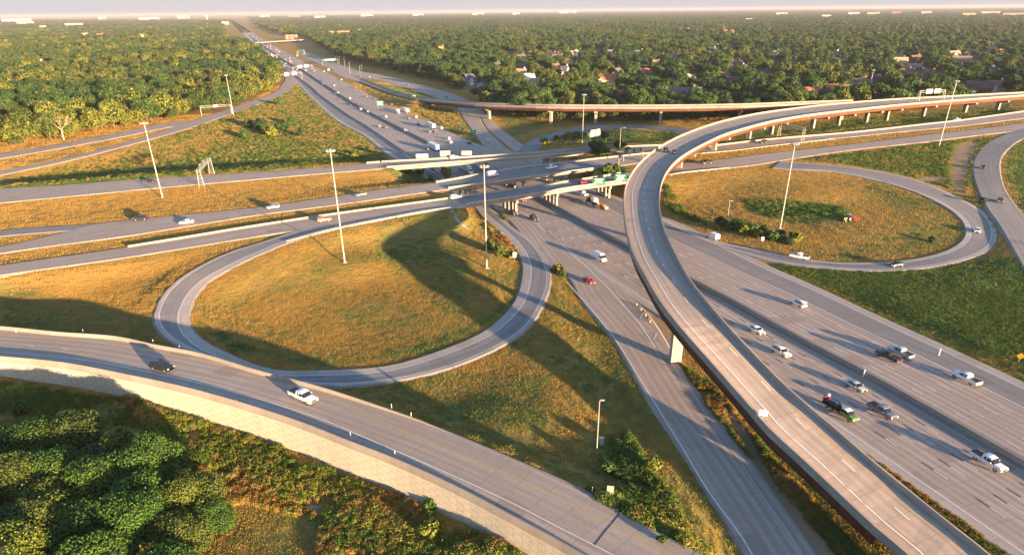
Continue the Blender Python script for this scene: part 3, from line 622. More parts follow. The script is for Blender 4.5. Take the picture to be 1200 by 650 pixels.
# between collector lane and freeway in the north
cb = cut_u(np.array([p[1] for p in LL]), 345, 484); cb = cb[cb[:, 1] > 420]
barrier_run('concrete_barrier', cb, 'concrete barrier between the far left collector lane and the freeway north of the bridges', h=1.0)
barrier_run('concrete_barrier', lat(sel_u(R3L, 150, 536), .3), 'pale concrete barrier along the median side of the south crossing road, left of its bridge', h=.7, w=.3)
barrier_run('concrete_barrier', lat(sel_u(R2R, 760, 1230), .3), 'white concrete barrier along the far edge of the crossing road right of the big flyover')
barrier_run('concrete_barrier', lat(sel_u(R1R, 692, 830), .3), 'short concrete barrier beside the far loop, left of the big flyover')
barrier_run('concrete_barrier', lat(sel_u(R2R, 702, 765), .3), 'low barrier behind the bushes at the east end of the middle overpass')
barrier_run('concrete_barrier', lat(sel_u(R1L, 425, 449), .3), 'short pale barrier at the west end of the north overpass')
def guardrail(P, label):
    r = empty('guardrail', (*P[0][:2], P[0][2]), label=label, cat='guardrail', group='guardrails along the crossing roads')
    D = densify(P, 3.8); D = D-np.array([*P[0][:2], P[0][2]]); mb = MB(); mb.sweep(D, [(-.06, .42), (-.06, .74), (.02, .70), (-.02, .58), (.02, .46)]); mb.build('rail', M['galv'], r)
    for q in D[:300]: mb = None
    pm = MB(); pm.box((0, 0, .25), (.14, .16, 1.1)); first = pm.build('post', M['galv'], r, loc=D[0])
    for q in D[1:300]:
        c = first.copy(); COL.objects.link(c); c.parent = r; c.location = q; c.name = 'post'
guardrail(offset(px([(335,284),(350,280),(375,273),(400,267.3),(430,261),(460,255.4),(500,248),(535,243)], 7), .8), 'guardrail with pale posts round the top of the left loop')
guardrail(lat(sel_u(R3R, 745, 872), -.8+0) if False else offset(px([(786,205.5),(800,203),(830,200),(856,197.6)], 7), .5), 'guardrail between the south crossing road and the dry right loop field')
guardrail(offset(px([(822,181),(860,177.5),(900,172.5),(950,167),(980,163.5)], 7), .3), 'guardrail with white posts below the truss gantry right of the flyover')

# ------------------------------------------------------------------ the big flyover
fly = empty('flyover_bridge', (0, 0, 0), label='great curved flyover ramp sweeping from the lower right over the freeway to the right edge', cat='flyover')
mb = MB(); slab(mb, BF, .5); mb.build('deck', M['ramp_road'], fly)
for s in (1, -1):
    mb = MB(); mb.sweep(lat(BF, s*.28), [(-.28, -.52), (-.28, .1), (-.17, 1.0), (.17, 1.0), (.28, .1), (.28, -.52)]); mb.build('barrier', M['barrier'], fly)
BFg = [p for p in BF if p[0][2] > 4.6]
for f in (.09, .36, .64, .91):
    mb = MB(); mb.sweep(frac(BFg, f), [(-.3, -.53), (.3, -.53), (.1, -.6), (.1, -2.8), (.4, -2.9), (-.4, -2.9), (-.1, -2.8), (-.1, -.6)]); mb.build('girder', M['rust'], fly)
wd = 0
sol = lat(BF, 3.2); mb = MB(); flat_line(mb, sol, .24, .02); mb.build('edge_line', M['white_line'], fly)
mb = MB(); flat_line(mb, lat(BF, -2.6), .1, .02); mb.build('edge_line', M['yellow_line'], fly)
mb = MB(); cen = frac(BF, .5); cen = lat(BF, 7.2); dashes(mb, None, cen, 4, wd=.2, lift=.02); mb.build('lane_marking', M['white_line'], fly)['kind'] = 'stuff'
def zdeck(q, pairs):
    p, k = nearest(q, np.array([x[0] for x in pairs])); return p[2]
for u_, v_ in ((945,520),(955.5,521),(973,519)):
    q = G(u_, v_, 8.2); mb = MB(); mb.add([(q[0]+.9*math.cos(a)*1.0, q[1]+.35*math.sin(a), zdeck(q, BF)+.03) for a in np.linspace(0, 2*math.pi, 10)[:-1]], [tuple(range(9))]); mb.build('tar_patch', M['black_line'], fly)
def hammer(root, pairs, upx, v_range, gd=2.42, dt=.5, stem=(3.2, 2.0), capw=.86):
    C = np.array([(p[0]+p[1])/2 for p in pairs]); u, v = proj(C); ok = (v > v_range[0]) & (v < v_range[1]); i = int(np.argmin(np.where(ok, abs(u-upx), 1e9))); a, b = pairs[i]; d = b-a; L = np.linalg.norm(d[:2]); ax = d[:2]/L
    zt = a[2]-dt-gd-.02; p = empty('pier'); p.parent = root; z0 = Tz(*C[i][:2])-1
    ay = np.array([-ax[1], ax[0]]); w2 = L*capw/2; s2 = stem[0]/2; V = []
    prof = [(-w2, zt), (w2, zt), (w2, zt-1.0), (s2*1.15, zt-2.3), (s2, zt-2.6), (-s2, zt-2.6), (-s2*1.15, zt-2.3), (-w2, zt-1.0)]
    for t in (-.9, .9):
        for x, z in prof: q = C[i][:2]+ax*x+ay*t; V.append((q[0], q[1], z))
    k = len(prof); mb = MB(); mb.add(V, [tuple(range(k)), tuple(range(2*k-1, k-1, -1))]+[(j, (j+1) % k, k+(j+1) % k, k+j) for j in range(k)]); mb.build('pier_cap', M['concrete'], p)
    mb = MB(); mb.box((*C[i][:2], (z0+zt-2.6)/2), (stem[0], stem[1], zt-2.6-z0), ax); mb.build('column', M['concrete'], p)
for x, vr in ((797,(340,400)),(752,(228,262)),(800,(150,200)),(838,(130,175)),(878,(120,165)),(908,(115,150)),(955,(115,140)),(985,(110,140)),(1020,(100,140)),(1045,(100,140)),(1087,(100,140)),(1135,(100,140)),(1175,(100,140)),(1230,(90,140))): hammer(fly, BF, x, vr, stem=(2.6, 1.8))
ffly = empty('flyover_bridge', (0, 0, 0), label='long straight rust brown flyover crossing behind the interchange in front of the wooded suburb', cat='flyover')
mb = MB(); slab(mb, FF, .45); mb.build('deck', M['ramp_road'], ffly)
for s in (1, -1):
    mb = MB(); mb.sweep(lat(FF, s*.25), [(-.25, -.5), (-.25, .1), (-.15, 1.0), (.15, 1.0), (.25, .1), (.25, -.5)]); mb.build('barrier', M['barrier'], ffly)
FFg = pcut(FF, 500, 9999)
for f in (.1, .37, .63, .9):
    mb = MB(); mb.sweep(frac(FFg, f), [(-.3, -.5), (.3, -.5), (.1, -.6), (.1, -2.3), (.4, -2.4), (-.4, -2.4), (-.1, -2.3), (-.1, -.6)]); mb.build('girder', M['rust'], ffly)
for x in (531, 578, 641, 701.5, 769, 862, 935, 985): hammer(ffly, FF, x, (100, 140), 1.9, .45, (2.2, 1.8), .8)
# distant crossing
fx = bridge_root('small distant overpass carrying a road across the freeway near the horizon'); fx.name = 'overpass_bridge'
mb = MB(); slab(mb, FX, 2.2); mb.build('deck', M['barrier'], fx)
multi_pier(fx, FX, 315, 1.8, 3)

# ------------------------------------------------------------------ foreground ramp on its panelled retaining wall
fr_road = ribbon('foreground_ramp', [(lat(FR, .3)[i], FR[i][1]) for i in range(len(FR))], M['ramp_road'], 0.0, 4, None)
mb = MB(); PF = lat(FR, .3); mb.sweep(FRf, [(.0, -.01), (.0, -3.5), (-.3, -3.5), (-.3, -.01)]); mb.build('ramp_edge', M['barrier'], fr_road)
lines(fr_road, [('w', px([(-80,407),(0,412.3),(60,417.5),(107.7,423),(150,431),(235,449),(314,470.5),(380,492),(438.5,517),(520,552),(600,589),(660,620),(719,650),(790,690)], FRZ, step=3), .22, .02),
                ('y', px([(-80,388),(0,391.5),(100,399),(180,411),(260,430.5),(330,451),(391,470),(441,491),(494,514),(547,536),(600,557.5),(690,600),(780,647),(850,686)], FRZ, step=3), .18, .02)])
mb = MB()
for u_, v_ in ((35,404.6),(77,408.6),(-5,401.5)): flat_line(mb, np.array([G(u_-5, v_-.4, FRZ), G(u_+5, v_+.5, FRZ)]), .22, .02)
mb.build('lane_marking', M['white_line'], fr_road)
mb = MB(); flat_line(mb, np.array([G(726.5, 601, FRZ), G(719, 610, FRZ), G(708, 623, FRZ), G(696.5, 638, FRZ)]), .22, .024); flat_line(mb, np.array([G(820, 640, FRZ), G(795, 668, FRZ)]), .1, .024); mb.build('expansion_joint', M['black_line'], fr_road)
wall = empty('retaining_wall', (0, 0, 0), label='tall cream concrete panel retaining wall holding up the foreground ramp', cat='retaining wall')
WF = FRn.copy(); WF = offset(lat(FR, .12), 0)
# which side is outside
Lh = np.array([p[0] for p in FR]); S_ = arclen(Lh); zb = np.array([nearest(p, foot)[0][2] for p in Lh])
uu, vv = proj(Lh); fi = nearest(Lh[np.argmin(abs(uu-300))], foot)[1]
sgn = 1.0
T0 = tangents(Lh); out_n = np.array([-(b-a)[:2]/np.linalg.norm((b-a)[:2]) for a, b in FR])
for _ in range(6): out_n[1:-1] = (out_n[:-2]+2*out_n[1:-1]+out_n[2:])/4
def wallface(off, zlo, zhi, name, m):
    V = []
    for i, p in enumerate(Lh):
        for z in (zlo(i), zhi(i)): V.append((p[0]+out_n[i][0]*off, p[1]+out_n[i][1]*off, z))
        for z in (zhi(i), zlo(i)): V.append((p[0]+out_n[i][0]*(off-.35), p[1]+out_n[i][1]*(off-.35), z))
    mb = MB(); mb.add(V, [(4*i+j, 4*i+(j+1) % 4, 4*i+4+(j+1) % 4, 4*i+4+j) for i in range(len(Lh)-1) for j in range(4)]+[(0, 1, 2, 3), tuple(4*(len(Lh)-1)+j for j in (3, 2, 1, 0))]); return mb.build(name, m, wall)
wallface(.032, lambda i: zb[i]-1.2, lambda i: FRZ-.35, 'wall_core', M['wall_back'])
wallface(.16, lambda i: FRZ-.6, lambda i: FRZ-.12, 'coping', M['barrier'])
mb = MB(); mb.sweep(lat(FR, .05), [(-.24, -.12), (-.24, .15), (-.12, 1.0), (.12, 1.0), (.24, .15), (.24, -.12)]); mb.build('barrier', M['barrier'], wall)
mb = MB(); sp_ = np.array([p[0] for p in FR]); i0 = [i for i in range(len(FR)) if 40 < uf[min(i, len(uf)-1)]]
fb = cut_u(FRf, -200, 560); fo = barrier_run('concrete_barrier', offset(fb, 0), 'concrete barrier along the far edge of the foreground ramp beside the left loop', h=.95, taper=40)
# panels: staggered concrete slabs, the nearest 300 as objects
pw = 1.52; pts = []
for c_, s in enumerate(np.arange(2, S_[-1]-2, pw)):
    k = np.interp(s, S_, np.arange(len(S_))); i = int(k); t = k-i; i2 = min(i+1, len(Lh)-1); p = Lh[i]+(Lh[i2]-Lh[i])*t; n = out_n[i]*(1-t)+out_n[i2]*t; cdir = ((Lh[i2]+np.append(out_n[i2], 0)*.032)-(Lh[i]+np.append(out_n[i], 0)*.032)) if i2 > i else np.array([0, 1, 0]); cn = np.array([cdir[1], -cdir[0]])/np.hypot(cdir[0], cdir[1]); cn = cn*np.sign(cn @ n[:2]); b = zb[i]*(1-t)+zb[i2]*t
    zt = FRZ-.66; z = zt-(pw if c_ % 2 else pw/2); z1 = zt; 
    while z1 > b-.4:
        z = max(z, b-.8); pts.append((p[0]+n[0]*.032-cn[0]*.053, p[1]+n[1]*.032-cn[1]*.053, (z+z1)/2, z1-z, math.atan2(cn[1], cn[0]))); z1 = z; z -= pw
        if z1 <= b-.75: break
mbp = MB(); mbp.box((0, 0, 0), (.16, pw-.08, pw-.08)); 
pu, pv = proj(np.array([q[:3] for q in pts])); vis = [(abs(pv[i]), i) for i in range(len(pts))]
ordr = sorted(range(len(pts)), key=lambda i: (0 if (-5 < pu[i] < 1205 and pv[i] < 655) else 1, np.hypot(pts[i][0], pts[i][1])))
proto = None; rest = MB()
for r_, i in enumerate(ordr):
    x, y, z, h, a_ = pts[i]; jt = random.uniform(-.002, .004); x += math.cos(a_)*jt; y += math.sin(a_)*jt
    if r_ < 300:
        if proto is None: proto = mbp.build('panel', M['wall'], wall); o = proto
        else: o = proto.copy(); COL.objects.link(o); o.parent = wall
        o.location = (x, y, z); o.rotation_euler.z = a_; o.scale.z = max(.1, (h-.08)/(pw-.08))
    else: rest.box((x, y, z), (.16, pw-.08, h-.08), (math.cos(a_), math.sin(a_)))
rest.build('panel', M['wall'], wall)['kind'] = 'stuff'
print('panels', len(pts))
# ------------------------------------------------------------------ trees and plants
def leaf_mat(name, c1, c2, c3):
    m = mat(name, c1, .6, 0, .25); N = NT(m); g = N.n('ShaderNodeNewGeometry').outputs['Position']; oi = N.n('ShaderNodeObjectInfo').outputs['Random']
    gi = N.n('ShaderNodeNewGeometry').outputs['Random Per Island']
    a = N.noise(g, .35, 3, .6); c = N.mix(N.ramp(a, rmp(.35, .65)), c1, c2); c = N.mix(N.math('MULTIPLY', oi, .75), c, c3)
    c = N.mix(N.math('MULTIPLY', gi, .32), c, tuple(x*.6 for x in c1)); N.l(c, N.b.inputs['Base Color'])
    tr = N.n('ShaderNodeBsdfTranslucent'); N.l(N.mix(.35, c, (.22, .26, .03)), tr.inputs[0]); ms = N.n('ShaderNodeMixShader'); ms.inputs[0].default_value = .22
    out = N.t.nodes['Material Output']; N.l(N.b.outputs[0], ms.inputs[1]); N.l(tr.outputs[0], ms.inputs[2]); N.l(ms.outputs[0], out.inputs[0]); return m
LF = {'olive': leaf_mat('olive_leaves', (.088, .118, .022), (.058, .09, .019), (.13, .145, .027)), 'green': leaf_mat('green_leaves', (.055, .115, .021), (.035, .085, .018), (.085, .15, .026)),
      'dark': leaf_mat('dark_leaves', (.03, .075, .022), (.02, .05, .018), (.045, .10, .028)), 'yellow': leaf_mat('yellow_green_leaves', (.19, .215, .028), (.13, .165, .025), (.24, .235, .03)),
      'rust': leaf_mat('rusty_weeds', (.30, .145, .03), (.22, .11, .028), (.36, .21, .04)), 'gold': leaf_mat('golden_dry_grass', (.30, .21, .055), (.23, .16, .04), (.35, .26, .07)),
      'brown': leaf_mat('brown_leaves', (.19, .11, .035), (.14, .085, .03), (.22, .14, .045))}
M['bark'] = rough_mat('bark', (.11, .08, .055), (.17, .13, .09), 1.2, .9, .5, 0, True)
M['pale_bark'] = rough_mat('pale_dead_wood', (.48, .36, .26), (.58, .46, .34), 1.2, .9, .3, 0, True)
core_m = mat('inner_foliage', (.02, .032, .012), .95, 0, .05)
def crown(rs, n, ls, rx=5.0, rz=4.2, zc=6.5, lobes=11, mats=None, core=True, jit=.38):
    r = np.random.default_rng(rs); mb = MB(); L = [((0, 0, zc), (rx*.72, rx*.72, rz*.75))]
    for i in range(lobes):
        a = r.uniform(0, 2*math.pi); e = r.uniform(-.45, 1.25); k = r.uniform(.5, .78); q = (math.cos(a)*math.cos(e)*rx*k, math.sin(a)*math.cos(e)*rx*k, zc+math.sin(e)*rz*k*1.05); s = r.uniform(.3, .5)*rx; L.append((q, (s, s, s*.85)))
    vol = np.array([l[1][0]**2 for l in L]); pick = r.choice(len(L), n, p=vol/vol.sum()); V = []; Fs = []
    for i in range(n):
        c, s = L[pick[i]]; d = r.normal(size=3); d /= np.linalg.norm(d); k = r.uniform(.8, 1.07); p = np.array(c)+d*np.array(s)*k
        if p[2] < zc-rz*.95: p[2] = zc-rz*.9+r.uniform(0, .6)
        nrm = d+r.normal(size=3)*jit+np.array([0, 0, .25]); nrm /= np.linalg.norm(nrm); t = np.cross(nrm, r.normal(size=3)); t /= np.linalg.norm(t); b = np.cross(nrm, t); z = ls*r.uniform(.6, 1.35)
        j = len(V); V += [p+t*z, p+b*z*.62, p-t*z*.8, p-b*z*.62]; Fs.append((j, j+1, j+2, j+3))
    mb.add(V, Fs, 0)
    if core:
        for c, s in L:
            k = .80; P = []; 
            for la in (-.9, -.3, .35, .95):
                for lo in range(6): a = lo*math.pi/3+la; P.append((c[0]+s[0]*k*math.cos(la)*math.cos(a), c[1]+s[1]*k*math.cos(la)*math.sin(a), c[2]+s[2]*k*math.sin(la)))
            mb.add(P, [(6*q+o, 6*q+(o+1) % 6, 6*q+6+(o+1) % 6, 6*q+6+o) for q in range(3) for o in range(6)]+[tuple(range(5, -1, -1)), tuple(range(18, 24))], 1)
    return mb, L
def mesh_of(mb, name, mats):
    o = mb.build(name, mats); me = o.data; bpy.data.objects.remove(o); return me
def trunk_mesh(rs, h, r0, L, name='trunk'):
    r = np.random.default_rng(rs); mb = MB(); mb.tube((0, 0, -.6), (0, 0, h*.55), r0, r0*.7, 7)
    for c, s in L[1:7]: mb.tube((0, 0, h*.42+r.uniform(0, .8)), tuple(np.array(c)*np.array([.9, .9, 1])), r0*.45, r0*.12, 5)
    return mesh_of(mb, name, M['bark'])
TONES = ['olive', 'green', 'dark', 'yellow']
FARV = {}
for ti, t in enumerate(TONES):
    FARV[t] = []
    for k in range(2):
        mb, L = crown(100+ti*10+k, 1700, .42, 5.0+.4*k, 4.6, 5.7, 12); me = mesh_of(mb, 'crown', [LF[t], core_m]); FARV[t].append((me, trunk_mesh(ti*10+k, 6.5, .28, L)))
col_v = bpy.data.collections.new('tree kinds')          # not linked to the scene: only the wood below uses it
order = []
for t in TONES:
    for k in range(2): order.append((t, k))
for i, (t, k) in enumerate(order):
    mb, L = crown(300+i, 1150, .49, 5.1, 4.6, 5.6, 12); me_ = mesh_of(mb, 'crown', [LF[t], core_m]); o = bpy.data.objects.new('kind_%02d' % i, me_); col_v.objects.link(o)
def instancer(name, P, S, RZ, IDX, coll, label=None, cat=None):
    me = bpy.data.meshes.new(name); me.from_pydata(P.tolist(), [], []); me.update()
    a = me.attributes.new('size', 'FLOAT_VECTOR', 'POINT'); a.data.foreach_set('vector', np.asarray(S, np.float32).ravel())
    a = me.attributes.new('turn', 'FLOAT', 'POINT'); a.data.foreach_set('value', np.asarray(RZ, np.float32))
    a = me.attributes.new('pick', 'INT', 'POINT'); a.data.foreach_set('value', np.asarray(IDX, np.int32))
    o = bpy.data.objects.new(name, me); COL.objects.link(o); ng = bpy.data.node_groups.new(name, 'GeometryNodeTree')
    ng.interface.new_socket('Geometry', in_out='INPUT', socket_type='NodeSocketGeometry'); ng.interface.new_socket('Geometry', in_out='OUTPUT', socket_type='NodeSocketGeometry')
    gi = ng.nodes.new('NodeGroupInput'); go = ng.nodes.new('NodeGroupOutput'); ip = ng.nodes.new('GeometryNodeInstanceOnPoints'); ci = ng.nodes.new('GeometryNodeCollectionInfo')
    ci.inputs['Collection'].default_value = coll; ci.inputs['Separate Children'].default_value = True; ci.inputs['Reset Children'].default_value = True
    def at(n, ty):
        x = ng.nodes.new('GeometryNodeInputNamedAttribute'); x.data_type = ty; x.inputs['Name'].default_value = n; return x.outputs['Attribute']
    cx = ng.nodes.new('ShaderNodeCombineXYZ'); ng.links.new(at('turn', 'FLOAT'), cx.inputs[2]); mp = ng.nodes.new('GeometryNodeMeshToPoints'); ng.links.new(gi.outputs[0], mp.inputs[0]); ng.links.new(mp.outputs[0], ip.inputs['Points']); ng.links.new(ci.outputs[0], ip.inputs['Instance']); ip.inputs['Pick Instance'].default_value = True
    ng.links.new(at('pick', 'INT'), ip.inputs['Instance Index']); ng.links.new(cx.outputs[0], ip.inputs['Rotation']); ng.links.new(at('size', 'FLOAT_VECTOR'), ip.inputs['Scale']); ng.links.new(ip.outputs[0], go.inputs[0])
    md = o.modifiers.new('spread', 'NODES'); md.node_group = ng; o['kind'] = 'stuff'
    setp(o, label, cat); return o
left_wood = [(-120,190),(0,179),(75,167),(150,154),(213,142),(262,131),(296,117),(320,104),(330,92),(327,84),(317,72),(303,62),(290,54),(276,48),(262,46),(262,30),(268,24),(0,24),(-200,26)]
right_wood = [(356,44),(380,57),(395,67),(430,77),(480,87),(520,97),(545,107),(560,115),(562,124),(590,135),(612,141),(700,142.5),(790,142.5),(850,145),(900,145),(960,142),(1040,137),(1100,131.5),(1200,121),(1330,110),(1330,9),(800,13),(290,20),(300,30),(330,40)]
clump = [(283,158),(292,142),(320,132),(345,137),(352,150),(335,160),(300,165)]
HOUSES = [ # u, v(base), width, depth, wall h, roof h, turn, wall, roof, label
 (553,99,14,11,6,4,.3,'bluegrey','slate','large blue grey house with white gables behind the far side road'),(566,103,12,9,3.2,3,1.2,'bluegrey','slate','low grey roofed wing beside the blue grey gabled house'),
 (591,88,11,9,5,4,.5,'white','brick','white house with an orange lit gable left of the pale houses'),(611,91,11,9,5,4,-.4,'white','tan','pale house with tan roof, middle of the row near the freeway'),(619,97,12,9,5,3.6,.2,'white','white','white roofed house in front of the tan roofed one'),(627,101,10,8,4,3,-.5,'white','tan','small cream gabled house nearest the straight flyover'),
 (650,86,12,10,5,5,.5,'brickw','brown','brown gabled brick house amid the trees'),(661,93,9,8,8,4.5,-.5,'white','slate','tall narrow white gabled house right of the brick one'),(726,115,10,8,3,3,.3,'brickw','brick','small brick house just behind the straight flyover'),
 (800,117,28,15,3.5,5,.1,'brickw','slate','wide house under a big dark purple grey roof behind the flyover'),(809,98,12,9,4,3.5,.8,'tanw','tan','tan gabled house behind the big grey roof'),(746,84,11,9,4.5,3,.4,'white','tan','white walled house left of centre in the right wood'),(768,78,13,9,4,3,-.2,'tanw','tan','low tan house beyond the white walled one'),
 (749,68,14,10,6,4,.3,'white','slate','pale grey double gabled house high in the wood'),(790,73,9,8,6,4,.6,'cream','slate','narrow cream house beside a round green tree'),(834,68,9,8,9,4,-.3,'white','slate','tall bluish white house standing alone'),(833,77,10,8,4,3,.7,'white','white','white gabled roof just under the tall white house'),
 (842,57,14,9,5,3,.9,'cream','tan','cream house set diagonally in the wood'),(824,84,9,8,4,3,0,'white','slate','small white house low between two olive trees'),(846,95,12,9,4,3,.2,'brickw','brown','brown brick house behind the right part of the flyover'),(858,100,14,9,3.5,3,.1,'brickw','brown','long brown roof with a white chimney'),
 (888,60,16,9,5,3,.8,'white','slate','white and grey row house set diagonally'),(895,67,9,8,5,3,.3,'white','brown','small white fronted house under the row house'),(928,80,11,9,4.5,4.5,.1,'white','slate','bright white gable end beside dark trees'),(909,81,12,10,4,4.5,.5,'brickw','brown','brown pyramid roofed house left of the white gable'),(893,91,14,9,3.5,3,.2,'tanw','slate','low grey roofed house'),
 (985,80,17,11,6,4,.1,'brickw','slate','large red brick house with a white end gable'),(978,70,10,9,6,4,.5,'white','slate','blue white house behind the large red brick one'),(1011,62,13,9,4,3,.2,'white','tan','white and orange house far up the wood'),
 (925,118,18,10,3.5,3.6,.05,'brickw','brown','brown roofed house at the left of the terrace behind the flyover'),(948,116,16,10,3.5,4,.2,'brickw','brick','reddish roof in the terrace behind the flyover'),(977,113,20,11,3.8,4,-.1,'brickw','orange','orange brown hipped roof in the terrace behind the flyover'),(1004,108,18,11,4,5,.3,'brickw','brown','dark brown gabled house behind the light pole'),(1023,100,16,11,4,4,0,'tanw','brown','house with plum coloured roof behind the tall light pole'),
 (1028,74,8,8,6,3,.4,'brickw','brick','small orange brick house near the right wood edge'),(1052,79,18,11,4.5,5,.3,'tanw','tan','wide tan gabled roof right of the light pole'),(1072,84,18,9,3.5,3.5,.1,'tanw','tan','long low tan roof below the tan gable'),(1058,94,18,11,4,5,.5,'brickw','brown','plum brown roof in front of the long tan roof'),(1088,90,14,9,3.5,3.5,.2,'tanw','brown','small brown roof at the wood edge'),
 (1124,76,24,11,4.5,4,-.1,'tanw','tan','long sand coloured roof among the right hand trees'),(1143,113,20,11,4,4.5,.1,'brickw','brown','dark roofed house behind the sign gantry'),(1163,111,15,10,4,4.5,.4,'white','brick','orange and white gabled house far right behind the flyover'),(1064,112,22,11,4,4,.1,'brickw','slate','slate roofed house left of the sign gantry'),
 (51,77,9,9,4,5,.5,'white','white','white domed looking house alone in the left wood'),(4,99,15,10,4,4,.4,'white','tan','white house with sunlit tan roof at the left edge'),(4,52,24,13,5,5,.2,'brickw','brick','brick red roof at the far left edge'),(100,43,20,12,6,5,.2,'white','tan','white gabled house far out in the left wood'),(118,44,24,13,5,6,.1,'cream','orange','orange gabled hall far out in the left wood'),(168,45,26,13,6,6,.2,'cream','orange','wide orange building beyond the left wood'),(195,49,12,10,4,3,.2,'cream','tan','small tan house at the middle of the left wood'),
 (518,66,10,10,9,6,.3,'brickw','orange','tall orange brick gable amid the right wood'),(610,72,14,10,5,4,.2,'tanw','slate','grey roofed house high behind the pale houses'),(522,76,16,10,4,4,.2,'tanw','slate','grey brown house behind the wood edge'),(540,20,9,9,4,3,.2,'white','slate','tiny white house near the skyline'),(820,55,12,9,4,3,.2,'tanw','brick','pinkish roof deep in the wood'),(700,60,14,9,4,4,.4,'tanw','brown','low brown roof in the middle of the wood')]
hr = random.Random(21)
_taken = [G(h[0], h[1], 1.5)[:2] for h in HOUSES]
for _k in range(400):
    if len(HOUSES) > 118: break
    _u, _v = hr.uniform(500, 1195), 34+68*hr.random()**.8
    if _u < 560+(100-_v)*1.0 and _v > 60: continue
    _q = G(_u, _v, 1.5)[:2]
    if min(np.hypot(*(_q-t_)) for t_ in _taken) < 34: continue
    _taken.append(_q); _r = hr.choice(['brown', 'slate', 'tan', 'brick', 'brown', 'slate']); _w = hr.choice(['tanw', 'white', 'brickw', 'cream', 'tanw'])
    HOUSES.append((_u, _v, hr.uniform(12, 19), hr.uniform(9, 12), hr.uniform(3.5, 5.5), hr.uniform(3.5, 5), hr.uniform(-.6, .9), _w, _r, {'brown': 'brown', 'slate': 'slate grey', 'tan': 'tan', 'brick': 'brick red'}[_r]+' roofed suburban house half hidden by trees in the right wood'))
house_xy = np.array([G(h[0], h[1], 1.5)[:2] for h in HOUSES]); hd = np.hypot(*house_xy.T)
BIG = [(87,31,150,50,11,'beige','long beige warehouse on the left skyline'),(20,26,420,90,12,'white','very long white warehouse at the far left horizon'),(51,34,35,20,6,'white','small white shed in front of the left warehouses'),(30,29,180,60,10,'beige','beige warehouse beside the longest one'),(175,24,330,60,10,'white','row of white warehouses left of the water tower'),(215,22,260,50,9,'beige','pale commercial block near the water tower'),(120,22,160,50,9,'beige','low beige hall between the left warehouses'),
 (342,47,38,22,14,'orange','three storey orange brick office left of the larger one'),(398,42,75,26,15,'orange','long orange brick office building behind the right wood edge'),(425,38,50,26,11,'beige','pale wing joined behind the orange office'),(264,29,60,30,8,'white','white roadside hall by the freeway at the horizon'),(310,21,220,60,10,'beige','beige hall above the freeway vanishing point'),(345,20,260,50,9,'orange','brownish hall right of the vanishing point'),(375,22,180,50,9,'white','white hall near the horizon'),(430,20,260,60,9,'white','pale hall at the horizon left of centre'),(490,18,240,60,10,'white','white hall at the horizon near centre'),(560,18,300,60,9,'beige','cream hall at the centre horizon'),(665,16,520,70,11,'white','longest white hall at the centre horizon'),(605,18,160,50,9,'white','small white hall left of the longest one'),
 (1023,18,150,60,12,'beige','cream hall at the right horizon'),(1050,17,120,50,11,'orange','orange lit hall at the right horizon'),(1085,17,120,50,10,'white','white hall at the right horizon'),(1135,19,120,60,16,'yellow','bright yellow building at the right horizon'),(1160,17,200,50,12,'white','white hall right of the yellow building'),(1190,19,220,60,11,'beige','beige hall at the far right horizon'),(968,21,90,40,8,'white','small white hall on the right skyline'),(916,18,160,50,8,'beige','faint beige hall on the skyline'),(876,25,60,30,7,'beige','tiny tan hall deep in the right wood'),(1000,18,140,50,8,'white','pale hall left of the cream one')]
def hor(u):
    lo, hi = 0., 60.
    for _ in range(30):
        m_ = (lo+hi)/2
        if raydir(u, m_)[2] > 0: lo = m_
        else: hi = m_
    return lo
print('horizon', hor(0), hor(600), hor(1200))
BIG = [(b[0], max(b[1], hor(b[0])+(4.2 if i % 3 else 5.5)))+tuple(b[2:]) for i, b in enumerate(BIG)]
BIG = [(b[0], b[1], b[2]*(.8 if np.hypot(*G(b[0], b[1])[:2]) > 6000 else 1), b[3], max(b[4], .0030*np.hypot(*G(b[0], b[1])[:2])))+tuple(b[5:]) for b in BIG]
big_xy = np.array([G(b[0], b[1], 0)[:2] for b in BIG]); 
def sample(r0, r1, sp):
    g = np.arange(-r1, r1, sp); X, Y = np.meshgrid(g, np.arange(0, r1, sp)); X = X.ravel()+rng.uniform(-.42, .42, X.size)*sp; Y = Y.ravel()+rng.uniform(-.42, .42, Y.size)*sp
    R = np.hypot(X, Y); k = (R >= r0) & (R < r1) & (abs(X) < Y*.95+60); return X[k], Y[k]
MEDd = MED[::3]
